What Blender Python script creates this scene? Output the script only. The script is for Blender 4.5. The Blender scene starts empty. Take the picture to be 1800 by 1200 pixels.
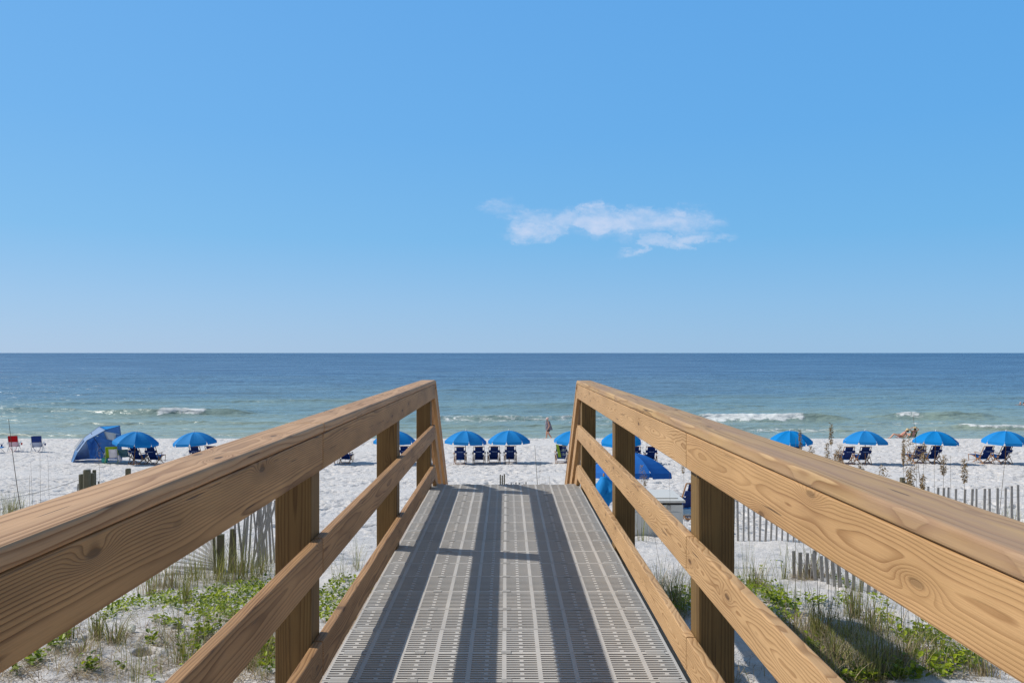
import bpy, math, random
import numpy as np
from mathutils import Vector, Matrix
R = math.radians
S = bpy.context.scene
COL = S.collection
rng = random.Random(7)

# ---------------------------------------------------------------- camera, sky, sun, exposure
F = 1395.0; VX = 890.0; VY = 620.0; CH = 1.349      # pixels of the 1800 wide photo, eye height above the deck
cam = bpy.data.cameras.new('camera'); camo = bpy.data.objects.new('camera', cam); COL.objects.link(camo)
camo.location = (0, 0, CH); camo.rotation_euler = (R(90), 0, 0)
cam.sensor_width = 36; cam.lens = F / 1800 * 36
cam.shift_x = 10 / 1800; cam.shift_y = 20 / 1800
cam.clip_start = 0.05; cam.clip_end = 60000
S.camera = camo
SUN_DIR = Vector((-1.07, 0.285, 1.0)).normalized()   # towards the sun
elev = math.asin(SUN_DIR.z); azim = math.atan2(SUN_DIR.x, SUN_DIR.y)
w = bpy.data.worlds.new('World'); S.world = w; w.use_nodes = True
nt = w.node_tree; nt.nodes.clear()
def N(nt, t, **kw):
    n = nt.nodes.new(t)
    for k, v in kw.items(): setattr(n, k, v)
    return n
def mth(nt, op, a, b=None, c=None, clamp=False):
    n = nt.nodes.new('ShaderNodeMath'); n.operation = op; n.use_clamp = clamp
    for i, v in enumerate((a, b, c)):
        if v is None: continue
        if isinstance(v, (int, float)): n.inputs[i].default_value = v
        else: nt.links.new(v, n.inputs[i])
    return n.outputs[0]
def mixc(nt, f, a, b, mode='MIX'):
    n = nt.nodes.new('ShaderNodeMix'); n.data_type = 'RGBA'; n.blend_type = mode
    for s, v in ((n.inputs[0], f), (n.inputs[6], a), (n.inputs[7], b)):
        if isinstance(v, (int, float)): s.default_value = v
        elif isinstance(v, tuple): s.default_value = v if len(v) == 4 else (*v, 1)
        else: nt.links.new(v, s)
    return n.outputs[2]
def ramp(nt, f, stops, interp='LINEAR'):
    n = nt.nodes.new('ShaderNodeValToRGB'); n.color_ramp.interpolation = interp
    e = n.color_ramp.elements
    while len(e) < len(stops): e.new(0.5)
    for i, (p, c) in enumerate(stops):
        e[i].position = p
        if isinstance(c, (int, float)): c = (c, c, c)
        e[i].color = (*c, 1)
    nt.links.new(f, n.inputs[0]); return n.outputs[0]
def noise(nt, vec, scale, detail=3, rough=.5, dist=0, dim='3D'):
    n = nt.nodes.new('ShaderNodeTexNoise'); n.noise_dimensions = dim
    n.inputs['Scale'].default_value = scale; n.inputs['Detail'].default_value = detail
    n.inputs['Roughness'].default_value = rough; n.inputs['Distortion'].default_value = dist
    if vec is not None: nt.links.new(vec, n.inputs['Vector'])
    return n.outputs[0]
def smooth(nt, v, a, b, lo=0., hi=1.):
    n = nt.nodes.new('ShaderNodeMapRange'); n.interpolation_type = 'SMOOTHSTEP'
    nt.links.new(v, n.inputs[0])
    for i, x in enumerate((a, b, lo, hi)): n.inputs[i + 1].default_value = x
    return n.outputs[0]
def comb(nt, x, y, z):
    n = nt.nodes.new('ShaderNodeCombineXYZ')
    for i, v in enumerate((x, y, z)):
        if isinstance(v, (int, float)): n.inputs[i].default_value = v
        else: nt.links.new(v, n.inputs[i])
    return n.outputs[0]
def sep(nt, v):
    n = nt.nodes.new('ShaderNodeSeparateXYZ'); nt.links.new(v, n.inputs[0]); return n.outputs

sky = N(nt, 'ShaderNodeTexSky', sky_type='NISHITA'); sky.sun_disc = False
sky.sun_elevation = elev; sky.sun_rotation = azim; sky.altitude = 0
sky.air_density = 1.0; sky.dust_density = 0.25; sky.ozone_density = 2.2
tc = N(nt, 'ShaderNodeTexCoord'); gx, gy, gz = sep(nt, tc.outputs['Generated'])
gys = mth(nt, 'MAXIMUM', gy, 0.05)
cu = mth(nt, 'DIVIDE', gx, gys); cv = mth(nt, 'DIVIDE', gz, gys)      # direction of the cloud, fixed in the sky
wv = comb(nt, cu, mth(nt, 'MULTIPLY', cv, 1.5), .7)
def warp(off, sc, k):
    o_ = comb(nt, mth(nt, 'ADD', cu, off), mth(nt, 'MULTIPLY', cv, 1.5), off); return mth(nt, 'MULTIPLY', mth(nt, 'SUBTRACT', noise(nt, o_, sc, 6, .68), .5), k)
cu0, cv0 = cu, cv
cu = mth(nt, 'ADD', cu, warp(3.1, 22, .075)); cv = mth(nt, 'ADD', cv, warp(7.7, 26, .050))
def blob(u0, v0, ru, rv, rot=0.):
    du = mth(nt, 'SUBTRACT', cu, u0); dv = mth(nt, 'SUBTRACT', cv, v0)
    c, s = math.cos(rot), math.sin(rot)
    a = mth(nt, 'ADD', mth(nt, 'MULTIPLY', du, c / ru), mth(nt, 'MULTIPLY', dv, s / ru))
    b = mth(nt, 'ADD', mth(nt, 'MULTIPLY', du, -s / rv), mth(nt, 'MULTIPLY', dv, c / rv))
    d = mth(nt, 'ADD', mth(nt, 'MULTIPLY', a, a), mth(nt, 'MULTIPLY', b, b))
    return mth(nt, 'SUBTRACT', 1.0, d, clamp=True)
def pb(px, py, rx, ry, rot=0.): return blob((px - VX) / F, (VY - py) / F, rx / F, ry / F, rot)
dens = None
for b, k in ((pb(885, 362, 48, 22, .1), .7), (pb(930, 385, 75, 30, -.2), .9), (pb(945, 405, 78, 24, .15), 1.0), (pb(1060, 388, 135, 34), 1.1),
             (pb(1180, 390, 115, 30, -.05), .85), (pb(1240, 385, 42, 22), .7), (pb(1190, 421, 88, 18, .08), 1.0), (pb(1125, 434, 66, 12, .3), .8), (pb(1270, 418, 38, 12, .1), .7),
             (pb(1090, 408, 150, 26), .55)):
    v = mth(nt, 'MULTIPLY', b, k)
    dens = v if dens is None else mth(nt, 'MAXIMUM', dens, v)
cvec = comb(nt, cu0, mth(nt, 'MULTIPLY', cv0, 1.6), 0.3)
cn = noise(nt, cvec, 26, 7, .62, .3); cn2 = noise(nt, cvec, 9, 3, .5)
dd = mth(nt, 'ADD', dens, mth(nt, 'ADD', mth(nt, 'MULTIPLY', mth(nt, 'SUBTRACT', cn, .5), 2.6), mth(nt, 'MULTIPLY', mth(nt, 'SUBTRACT', cn2, .5), .8)))
cm = mth(nt, 'MULTIPLY', smooth(nt, dd, -.1, 1.7), mth(nt, 'MULTIPLY', smooth(nt, dens, 0.0, 1.0), .86))
hs = N(nt, 'ShaderNodeHueSaturation'); hs.inputs['Saturation'].default_value = 1.12; hs.inputs['Value'].default_value = 1.0
nt.links.new(sky.outputs[0], hs.inputs['Color'])
CLOUD = (6.3, 7.1, 9.0)
# the day's clear blue: the physical sky is evened out towards the colours of this sky by height above the horizon and side of the sun
eln = mth(nt, 'MAXIMUM', gz, 0.)
g1 = ramp(nt, eln, [(0, (3.1, 5.25, 7.9)), (.06, (2.6, 5.1, 8.2)), (.14, (1.75, 4.75, 8.4)), (.26, (1.38, 4.3, 8.5)), (.43, (1.2, 3.95, 8.4)), (.62, (1.1, 2.4, 4.6)), (1, (.9, 1.8, 3.2))])
for e_ in nt.nodes[-1].color_ramp.elements: e_.color = [v / 10 for v in e_.color[:3]] + [1]
hx = mth(nt, 'ADD', mth(nt, 'MULTIPLY', gx, -.42), .06)
side = mixc(nt, mth(nt, 'ADD', hx, .5, clamp=True), (7.0, 9.2, 9.8), (14.0, 11.2, 10.3))
g2 = mixc(nt, 1.0, g1, side, 'MULTIPLY')
g2 = mixc(nt, smooth(nt, gy, .25, -.25, 0, .85), g2, (2.3, 2.7, 3.3))
base = mixc(nt, .90, hs.outputs[0], g2)
skyc = mixc(nt, cm, base, CLOUD)
bg = N(nt, 'ShaderNodeBackground'); bg.inputs[1].default_value = 0.10
nt.links.new(skyc, bg.inputs[0])
wo = N(nt, 'ShaderNodeOutputWorld'); nt.links.new(bg.outputs[0], wo.inputs[0])
sun = bpy.data.lights.new('sun', 'SUN'); sun.energy = 4.2; sun.angle = R(.53); sun.color = (1, .95, .87)
suno = bpy.data.objects.new('sun', sun); COL.objects.link(suno)
suno.rotation_euler = SUN_DIR.to_track_quat('Z', 'Y').to_euler(); suno.location = (-30, 10, 30)
S.view_settings.view_transform = 'Standard'; S.view_settings.look = 'None'; S.view_settings.gamma = 1
S.view_settings.use_curve_mapping = False; S.view_settings.exposure = 0.0
S.render.engine = 'CYCLES'

# ---------------------------------------------------------------- helpers
def tag(o, label=None, cat=None, group=None, kind=None):
    if label: o['label'] = label
    if cat: o['category'] = cat
    if group: o['group'] = group
    if kind: o['kind'] = kind
    return o
def empty(name, loc=(0, 0, 0), rz=0.):
    o = bpy.data.objects.new(name, None); COL.objects.link(o); o.empty_display_size = .1
    o.location = loc; o.rotation_euler = (0, 0, rz); return o
def npmesh(name, V, Fq, mat, parent=None, smooth_=True, attrs=None):
    V = np.asarray(V, dtype=np.float32); Fq = np.asarray(Fq, dtype=np.int32)
    me = bpy.data.meshes.new(name); k = Fq.shape[1]
    me.vertices.add(len(V)); me.vertices.foreach_set('co', V.ravel())
    me.loops.add(Fq.size); me.loops.foreach_set('vertex_index', Fq.ravel())
    me.polygons.add(len(Fq)); me.polygons.foreach_set('loop_start', np.arange(0, Fq.size, k, dtype=np.int32))
    me.update(calc_edges=True)
    me.polygons.foreach_set('use_smooth', np.full(len(Fq), smooth_, dtype=bool))
    for an, av in (attrs or {}).items():
        a = me.attributes.new(an, 'FLOAT', 'POINT'); a.data.foreach_set('value', np.asarray(av, dtype=np.float32))
    me.materials.append(mat); me.validate()
    o = bpy.data.objects.new(name, me); COL.objects.link(o)
    if parent: o.parent = parent
    return o
class MB:
    def __init__(s): s.v = []; s.f = []
    def add(s, vs, fs):
        n = len(s.v); s.v += [tuple(v) for v in vs]; s.f += [tuple(i + n for i in f) for f in fs]; return s
    def box(s, c, d, M=None):
        x, y, z = (k / 2 for k in d)
        vs = [Vector((sx * x, sy * y, sz * z)) for sx in (-1, 1) for sy in (-1, 1) for sz in (-1, 1)]
        if M is not None: vs = [M @ v for v in vs]
        vs = [v + Vector(c) for v in vs]
        return s.add(vs, [(0, 1, 3, 2), (4, 6, 7, 5), (0, 4, 5, 1), (2, 3, 7, 6), (0, 2, 6, 4), (1, 5, 7, 3)])
    def bar(s, a, b, wx, wy=None):          # rectangular bar between two points
        wy = wy or wx; a = Vector(a); b = Vector(b); d = b - a
        q = d.to_track_quat('Z', 'Y').to_matrix()
        return s.box((a + b) / 2, (wx, wy, d.length), q)
    def tube(s, pts, r, n=6, cap=True):
        pts = [Vector(p) for p in pts]; m = len(pts)
        rs = r if isinstance(r, (list, tuple)) else [r] * m
        base = len(s.v); up = Vector((0.13, .31, .94))
        for i, p in enumerate(pts):
            d = (pts[min(i + 1, m - 1)] - pts[max(i - 1, 0)]).normalized()
            u = d.cross(up)
            if u.length < 1e-3: u = d.cross(Vector((1, 0, 0)))
            u.normalize(); v = d.cross(u)
            for k in range(n):
                a = 2 * math.pi * k / n
                s.v.append(tuple(p + (u * math.cos(a) + v * math.sin(a)) * rs[i]))
        for i in range(m - 1):
            for k in range(n):
                a = base + i * n + k; b = base + i * n + (k + 1) % n
                s.f.append((a, b, b + n, a + n))
        if cap:
            s.f.append(tuple(base + k for k in reversed(range(n)))); s.f.append(tuple(base + (m - 1) * n + k for k in range(n)))
        return s
    def sheet(s, P, th=0.004):              # a grid of points P[i][j] given a thickness
        ni, nj = len(P), len(P[0]); base = len(s.v)
        G = [[Vector(p) for p in row] for row in P]; nr = {}
        for i in range(ni):
            for j in range(nj):
                a = G[min(i + 1, ni - 1)][j] - G[max(i - 1, 0)][j]; b = G[i][min(j + 1, nj - 1)] - G[i][max(j - 1, 0)]
                n = a.cross(b); n = n.normalized() if n.length > 1e-9 else Vector((0, 0, 1)); nr[i, j] = n
        for sg in (.5, -.5):
            for i in range(ni):
                for j in range(nj): s.v.append(tuple(G[i][j] + nr[i, j] * th * sg))
        o2 = ni * nj
        I = lambda i, j: base + i * nj + j
        for i in range(ni - 1):
            for j in range(nj - 1):
                q = (I(i, j), I(i + 1, j), I(i + 1, j + 1), I(i, j + 1)); s.f.append(q); s.f.append(tuple(k + o2 for k in reversed(q)))
        for i in range(ni - 1):
            for j in (0, nj - 1): s.f.append((I(i, j), I(i + 1, j), I(i + 1, j) + o2, I(i, j) + o2))
        for j in range(nj - 1):
            for i in (0, ni - 1): s.f.append((I(i, j), I(i, j + 1), I(i, j + 1) + o2, I(i, j) + o2))
        return s
    def lathe(s, prof, n=16, c=(0, 0, 0), sx=1, sy=1):
        base = len(s.v)
        for r, z in prof:
            for k in range(n):
                a = 2 * math.pi * k / n; s.v.append((c[0] + r * sx * math.cos(a), c[1] + r * sy * math.sin(a), c[2] + z))
        for i in range(len(prof) - 1):
            for k in range(n):
                a = base + i * n + k; b = base + i * n + (k + 1) % n; s.f.append((a, b, b + n, a + n))
        return s
    def build(s, name, mat, parent=None, sm=False, bevel=0, seg=2):
        me = bpy.data.meshes.new(name); me.from_pydata(s.v, [], s.f); me.update()
        if sm: me.polygons.foreach_set('use_smooth', [True] * len(me.polygons))
        me.materials.append(mat)
        o = bpy.data.objects.new(name, me); COL.objects.link(o)
        if parent: o.parent = parent
        if bevel:
            b = o.modifiers.new('bevel', 'BEVEL'); b.width = bevel; b.segments = seg; b.limit_method = 'ANGLE'
        return o
def copy_tree(o, parent=None):
    c = o.copy(); COL.objects.link(c); c.parent = parent
    for ch in list(o.children): copy_tree(ch, c)
    return c

def perlin(x, y, seed=0):
    x = np.asarray(x, dtype=np.float64); y = np.asarray(y, dtype=np.float64)
    r = np.random.RandomState(seed); perm = r.permutation(1024); ang = r.rand(1024) * 2 * np.pi
    gx_, gy_ = np.cos(ang), np.sin(ang)
    xi = np.floor(x).astype(np.int64); yi = np.floor(y).astype(np.int64); xf = x - xi; yf = y - yi
    u = xf * xf * xf * (xf * (xf * 6 - 15) + 10); v = yf * yf * yf * (yf * (yf * 6 - 15) + 10)
    def g(ix, iy, dx, dy):
        h = perm[(perm[ix & 1023] + iy) & 1023]; return gx_[h] * dx + gy_[h] * dy
    a = g(xi, yi, xf, yf); b = g(xi + 1, yi, xf - 1, yf); c = g(xi, yi + 1, xf, yf - 1); d = g(xi + 1, yi + 1, xf - 1, yf - 1)
    return ((a + (b - a) * u) * (1 - v) + (c + (d - c) * u) * v) * 1.5
def sst(v, a, b):
    t = np.clip((v - a) / (b - a), 0, 1); return t * t * (3 - 2 * t)

# ground profile: distance ahead -> height (deck level is 0)
PY = [-40, 0, 3, 5, 6.5, 8, 10, 12, 14, 17, 20, 25, 30, 35, 40, 46, 52, 57, 59, 62, 65, 80, 120, 300]
PZ = [-.3, -.6, -.66, -.73, -.95, -1.25, -1.58, -1.85, -2.08, -2.45, -2.75, -3.12, -3.5, -3.87, -4.21, -4.45, -4.64, -4.79, -5.01, -5.40, -5.80, -7.2, -9, -12]
HOLE = (-2.63, 5.78)
def G(x, y):
    x = np.asarray(x, dtype=float); y = np.asarray(y, dtype=float)
    z = np.interp(y, PY, PZ)
    near = 1 - sst(y, 14, 24)
    z = z + near * (.13 * perlin(x / 3.1, y / 2.7, 3) + .05 * perlin(x / 1.1, y / 1.0, 4))
    z = z + (1 - near) * .05 * perlin(x / 5, y / 4, 5) * (1 - sst(y, 50, 56)) + .04 * perlin(x / 14, y * 0, 9) * sst(y, 50, 56) * (1 - sst(y, 60, 64))
    z = z + .14 * np.exp(-((x - 3.0) / 1.4) ** 2 - ((y - 12.4) / 1.1) ** 2)      # sand mound before the storage box
    return z
def Gs(x, y): return float(G(x, y))
def PX(px, Y): return (px - VX) * Y / F
def PZz(py, Y): return CH - (py - VY) * Y / F
def hit(px, py):                            # point of the ground seen at a pixel of the photo
    sx = (px - VX) / F; sz = (py - VY) / F
    ys = np.linspace(1.5, 70, 2800); d = CH - sz * ys - G(sx * ys, ys)
    k = int(np.argmax(d <= 0)); Y = float(ys[k]); return Vector((sx * Y, Y, Gs(sx * Y, Y)))

# ---------------------------------------------------------------- materials
def newmat(name):
    m = bpy.data.materials.new(name); m.use_nodes = True
    t = m.node_tree; return m, t, t.nodes['Principled BSDF']
def spec(b, v): b.inputs['Specular IOR Level'].default_value = v
def plain(name, col, rough=.6, var=.15, scale=30, metal=0., sp=.4, bump=0.):
    m, t, b = newmat(name); tc = N(t, 'ShaderNodeTexCoord')
    n = noise(t, tc.outputs['Object'], scale, 4, .6)
    c = mixc(t, n, tuple(k * (1 - var) for k in col), tuple(min(1, k * (1 + var)) for k in col))
    t.links.new(c, b.inputs['Base Color']); b.inputs['Roughness'].default_value = rough
    b.inputs['Metallic'].default_value = metal; spec(b, sp)
    if bump:
        bn = N(t, 'ShaderNodeBump'); bn.inputs['Strength'].default_value = bump; bn.inputs['Distance'].default_value = .01
        t.links.new(n, bn.inputs['Height']); t.links.new(bn.outputs[0], b.inputs['Normal'])
    return m
def fabric(name, col, trans=.25, var=.08):
    m, t, b = newmat(name); tc = N(t, 'ShaderNodeTexCoord'); oi = N(t, 'ShaderNodeObjectInfo')
    n = noise(t, tc.outputs['Object'], 6, 4, .6)
    c = mixc(t, n, tuple(k * (1 - var) for k in col), tuple(min(1, k * (1 + var)) for k in col))
    c = mixc(t, oi.outputs['Random'], c, mixc(t, .035, c, (.45, .50, .50)))
    t.links.new(c, b.inputs['Base Color']); b.inputs['Roughness'].default_value = .75; spec(b, .15)
    tr = N(t, 'ShaderNodeBsdfTranslucent'); t.links.new(c, tr.inputs[0])
    mx = N(t, 'ShaderNodeMixShader'); mx.inputs[0].default_value = trans
    t.links.new(b.outputs[0], mx.inputs[1]); t.links.new(tr.outputs[0], mx.inputs[2])
    t.links.new(mx.outputs[0], t.nodes['Material Output'].inputs[0]); return m

def wood(name, light, dark, ring=.0065, pith=(.05, .10), wob=.016, tone=.22, weather=None, knot=1.0, freq=1.1):
    m, t, b = newmat(name); tc = N(t, 'ShaderNodeTexCoord'); oi = N(t, 'ShaderNodeObjectInfo')
    x, y, z = sep(t, tc.outputs['Object']); rnd = oi.outputs['Random']
    xs = mth(t, 'ADD', x, mth(t, 'MULTIPLY', rnd, 53.7))
    y2 = mth(t, 'ADD', y, mth(t, 'MULTIPLY', mth(t, 'SUBTRACT', mth(t, 'FRACT', mth(t, 'MULTIPLY', rnd, 7.31)), .5), pith[0]))
    z2 = mth(t, 'ADD', z, pith[1])
    # knots pass through the thickness
    kv = comb(t, mth(t, 'MULTIPLY', xs, 2.1), mth(t, 'MULTIPLY', mth(t, 'ADD', y, 3.3), 7.0), 0.)
    vo = N(t, 'ShaderNodeTexVoronoi', voronoi_dimensions='2D'); vo.inputs['Scale'].default_value = 1.0; vo.inputs['Randomness'].default_value = 1
    t.links.new(kv, vo.inputs['Vector']); kd = vo.outputs['Distance']
    big = smooth(t, kd, 0.0, .34, 1, 0)
    keep = smooth(t, sep(t, vo.outputs['Color'])[0], .45, .55)
    knotf = mth(t, 'MULTIPLY', smooth(t, kd, .035, .075, 1, 0), mth(t, 'MULTIPLY', keep, knot))
    bigk = mth(t, 'MULTIPLY', big, keep)
    P1 = comb(t, mth(t, 'MULTIPLY', xs, freq), mth(t, 'MULTIPLY', y, 6), mth(t, 'MULTIPLY', z, 6))
    n1 = noise(t, P1, 1.0, 2.2, .5)
    P1b = comb(t, mth(t, 'MULTIPLY', xs, 5), mth(t, 'MULTIPLY', y, 26), mth(t, 'MULTIPLY', z, 26))
    n1b = noise(t, P1b, 1.0, 2, .5)
    r = mth(t, 'SQRT', mth(t, 'ADD', mth(t, 'MULTIPLY', y2, y2), mth(t, 'MULTIPLY', z2, z2)))
    r = mth(t, 'ADD', r, mth(t, 'MULTIPLY', n1, wob * 3.2)); r = mth(t, 'ADD', r, mth(t, 'MULTIPLY', n1b, wob * .28))
    r = mth(t, 'ADD', r, mth(t, 'MULTIPLY', mth(t, 'MULTIPLY', bigk, bigk), ring * 5))
    ph = mth(t, 'FRACT', mth(t, 'DIVIDE', r, ring))
    late = ramp(t, ph, [(0, 0.05), (.45, .12), (.80, .75), (.92, 1.0), (1.0, .1)])
    P2 = comb(t, mth(t, 'MULTIPLY', xs, 7), mth(t, 'MULTIPLY', y, 320), mth(t, 'MULTIPLY', z, 320))
    fib = noise(t, P2, 1.0, 3, .6)
    P3 = comb(t, mth(t, 'MULTIPLY', xs, 1.7), mth(t, 'MULTIPLY', y, 7), mth(t, 'MULTIPLY', z, 7))
    ton = noise(t, P3, 1.0, 3, .6)
    late = mth(t, 'MULTIPLY', late, smooth(t, ton, .25, .65, .65, 1.0))
    c = mixc(t, mth(t, 'MULTIPLY', late, .95), light, dark)
    c = mixc(t, smooth(t, ton, .3, .75, 0, tone), c, tuple(k * .62 for k in dark))
    c = mixc(t, mth(t, 'MULTIPLY', mth(t, 'SUBTRACT', fib, .45), .9, clamp=True), c, tuple(k * .6 for k in dark))
    c = mixc(t, mth(t, 'MULTIPLY', bigk, .28), c, tuple(k * .8 for k in dark))
    c = mixc(t, mth(t, 'MULTIPLY', knotf, .85), c, (.045, .022, .012))
    # drying checks
    P4 = comb(t, mth(t, 'MULTIPLY', xs, 2.6), mth(t, 'MULTIPLY', y, 75), mth(t, 'MULTIPLY', z, 75))
    chk = smooth(t, noise(t, P4, 1.0, 2, .5), .70, .735)
    c = mixc(t, mth(t, 'MULTIPLY', chk, .8), c, (.05, .028, .018))
    # end grain: rings only, a little darker
    if weather:
        P5 = comb(t, mth(t, 'MULTIPLY', xs, 1.3), mth(t, 'MULTIPLY', y, 11), mth(t, 'MULTIPLY', z, 11))
        wn = smooth(t, noise(t, P5, 1.0, 4, .6), .35, .72, 0, weather[1]); c = mixc(t, wn, c, weather[0])
    t.links.new(c, b.inputs['Base Color'])
    b.inputs['Roughness'].default_value = .62; spec(b, .3)
    h = mth(t, 'SUBTRACT', mth(t, 'MULTIPLY', fib, .5), mth(t, 'ADD', mth(t, 'MULTIPLY', late, .5), mth(t, 'ADD', chk, mth(t, 'MULTIPLY', knotf, .8))))
    bn = N(t, 'ShaderNodeBump'); bn.inputs['Strength'].default_value = .55; bn.inputs['Distance'].default_value = .002
    t.links.new(h, bn.inputs['Height']); t.links.new(bn.outputs[0], b.inputs['Normal'])
    return m

M = {}
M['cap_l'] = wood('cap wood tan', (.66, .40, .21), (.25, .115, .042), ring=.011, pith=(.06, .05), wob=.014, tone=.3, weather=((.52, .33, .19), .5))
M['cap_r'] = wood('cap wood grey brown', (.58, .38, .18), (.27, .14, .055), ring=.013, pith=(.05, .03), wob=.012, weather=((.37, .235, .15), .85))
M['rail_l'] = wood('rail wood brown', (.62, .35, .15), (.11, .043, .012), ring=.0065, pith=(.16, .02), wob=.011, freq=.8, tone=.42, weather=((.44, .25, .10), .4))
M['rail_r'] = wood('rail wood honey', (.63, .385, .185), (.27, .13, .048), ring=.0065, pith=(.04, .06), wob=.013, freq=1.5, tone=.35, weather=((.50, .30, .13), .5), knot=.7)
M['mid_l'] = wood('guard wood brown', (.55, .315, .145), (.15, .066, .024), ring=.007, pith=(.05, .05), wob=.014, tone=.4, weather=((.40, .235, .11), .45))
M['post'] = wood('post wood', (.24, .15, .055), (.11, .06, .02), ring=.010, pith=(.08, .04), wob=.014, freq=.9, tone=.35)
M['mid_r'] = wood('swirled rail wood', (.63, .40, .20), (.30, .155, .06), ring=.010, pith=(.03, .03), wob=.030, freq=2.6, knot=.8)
M['joist'] = wood('joist wood', (.36, .24, .13), (.22, .13, .06))
M['grey_wood'] = wood('weathered fence wood', (.44, .415, .385), (.27, .25, .225), ring=.005, wob=.004, knot=.2, weather=((.48, .46, .44), .6))
M['old_post'] = wood('old piling wood', (.17, .15, .10), (.07, .06, .038), ring=.012, wob=.01, knot=.3, weather=((.11, .115, .06), .5))
M['chair_wood'] = wood('chair wood', (.42, .22, .10), (.25, .12, .05), ring=.006)

def mat_sand():
    m, t, b = newmat('white sand'); g = N(t, 'ShaderNodeNewGeometry'); P = g.outputs['Position']
    n1 = noise(t, P, .35, 4, .6); n2 = noise(t, P, 9, 5, .65); n3 = noise(t, P, 140, 3, .6)
    c = mixc(t, n1, (.71, .685, .665), (.62, .60, .59)); c = mixc(t, smooth(t, n2, .35, .75, 0, .35), c, (.54, .52, .505))
    x, y, z = sep(t, P)
    dune = smooth(t, y, 12, 18, 1, 0)
    sp = mth(t, 'MULTIPLY', smooth(t, noise(t, P, 38, 4, .7), .55, .70), mth(t, 'MULTIPLY', dune, smooth(t, noise(t, P, 1.3, 3, .6), .42, .62, .15, .8)))
    c = mixc(t, sp, c, (.26, .21, .15))
    c = mixc(t, mth(t, 'MULTIPLY', dune, .25), c, (.60, .56, .52))
    wet = smooth(t, z, -5.42, -5.12, 1, 0); c = mixc(t, mth(t, 'MULTIPLY', wet, .6), c, (.42, .37, .30))
    t.links.new(c, b.inputs['Base Color']); b.inputs['Roughness'].default_value = .9; spec(b, .15)
    h = mth(t, 'ADD', mth(t, 'MULTIPLY', n2, .6), mth(t, 'MULTIPLY', n3, .12))
    bn = N(t, 'ShaderNodeBump'); bn.inputs['Strength'].default_value = .8; bn.inputs['Distance'].default_value = .10
    t.links.new(h, bn.inputs['Height']); t.links.new(bn.outputs[0], b.inputs['Normal']); return m
M['sand'] = mat_sand()

def mat_sea():
    m, t, b = newmat('sea water'); g = N(t, 'ShaderNodeNewGeometry'); P = g.outputs['Position']
    x, y, z = sep(t, P)
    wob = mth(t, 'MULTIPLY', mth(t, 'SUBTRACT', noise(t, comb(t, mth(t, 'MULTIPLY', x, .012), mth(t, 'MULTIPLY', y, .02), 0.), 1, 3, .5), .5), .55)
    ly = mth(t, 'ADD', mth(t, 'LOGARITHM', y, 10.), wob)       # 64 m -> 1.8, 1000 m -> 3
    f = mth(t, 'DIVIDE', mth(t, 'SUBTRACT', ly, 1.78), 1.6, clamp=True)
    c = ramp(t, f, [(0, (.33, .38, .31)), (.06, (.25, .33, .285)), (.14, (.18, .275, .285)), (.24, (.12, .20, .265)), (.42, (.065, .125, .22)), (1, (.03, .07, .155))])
    # long wind streaks, seen at every distance because they follow log distance
    sv = comb(t, mth(t, 'MULTIPLY', mth(t, 'DIVIDE', x, y), 7), mth(t, 'MULTIPLY', mth(t, 'LOGARITHM', y, 10.), 42), 0.)
    st = noise(t, sv, 1.0, 4, .65, .4)
    at = N(t, 'ShaderNodeAttribute', attribute_name='foam'); fo = at.outputs['Fac']
    fn = noise(t, comb(t, mth(t, 'MULTIPLY', x, 1.1), mth(t, 'MULTIPLY', y, 1.5), 0.), 1.0, 6, .75, .6)
    fm = smooth(t, mth(t, 'ADD', fo, mth(t, 'MULTIPLY', mth(t, 'SUBTRACT', fn, .5), 2.4)), .45, .95)
    c = mixc(t, mth(t, 'MULTIPLY', fm, 1.0), c, (.70, .73, .73))
    t.links.new(c, b.inputs['Base Color']); b.inputs['IOR'].default_value = 1.33
    t.links.new(mth(t, 'ADD', mth(t, 'MULTIPLY', fm, .6), smooth(t, st, .3, .7, .20, .36)), b.inputs['Roughness'])
    n1 = noise(t, comb(t, mth(t, 'MULTIPLY', x, .55), mth(t, 'MULTIPLY', y, 1.5), 0.), 1.0, 5, .6, .3)
    n2 = noise(t, comb(t, mth(t, 'MULTIPLY', x, .12), mth(t, 'MULTIPLY', y, .35), 3.), 1.0, 4, .6)
    n3 = noise(t, comb(t, mth(t, 'MULTIPLY', x, .02), mth(t, 'MULTIPLY', y, .06), 3.), 1.0, 4, .6)
    h = mth(t, 'ADD', mth(t, 'MULTIPLY', n1, .22), mth(t, 'ADD', mth(t, 'MULTIPLY', n2, .9), mth(t, 'MULTIPLY', n3, 4.0)))
    h = mth(t, 'ADD', h, mth(t, 'MULTIPLY', fm, .03))
    h = mth(t, 'ADD', h, mth(t, 'MULTIPLY', mth(t, 'MULTIPLY', st, y), .012))
    bn = N(t, 'ShaderNodeBump'); bn.inputs['Strength'].default_value = 1.0; bn.inputs['Distance'].default_value = 1.0
    t.links.new(h, bn.inputs['Height']); t.links.new(bn.outputs[0], b.inputs['Normal']); return m
M['sea'] = mat_sea()

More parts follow.
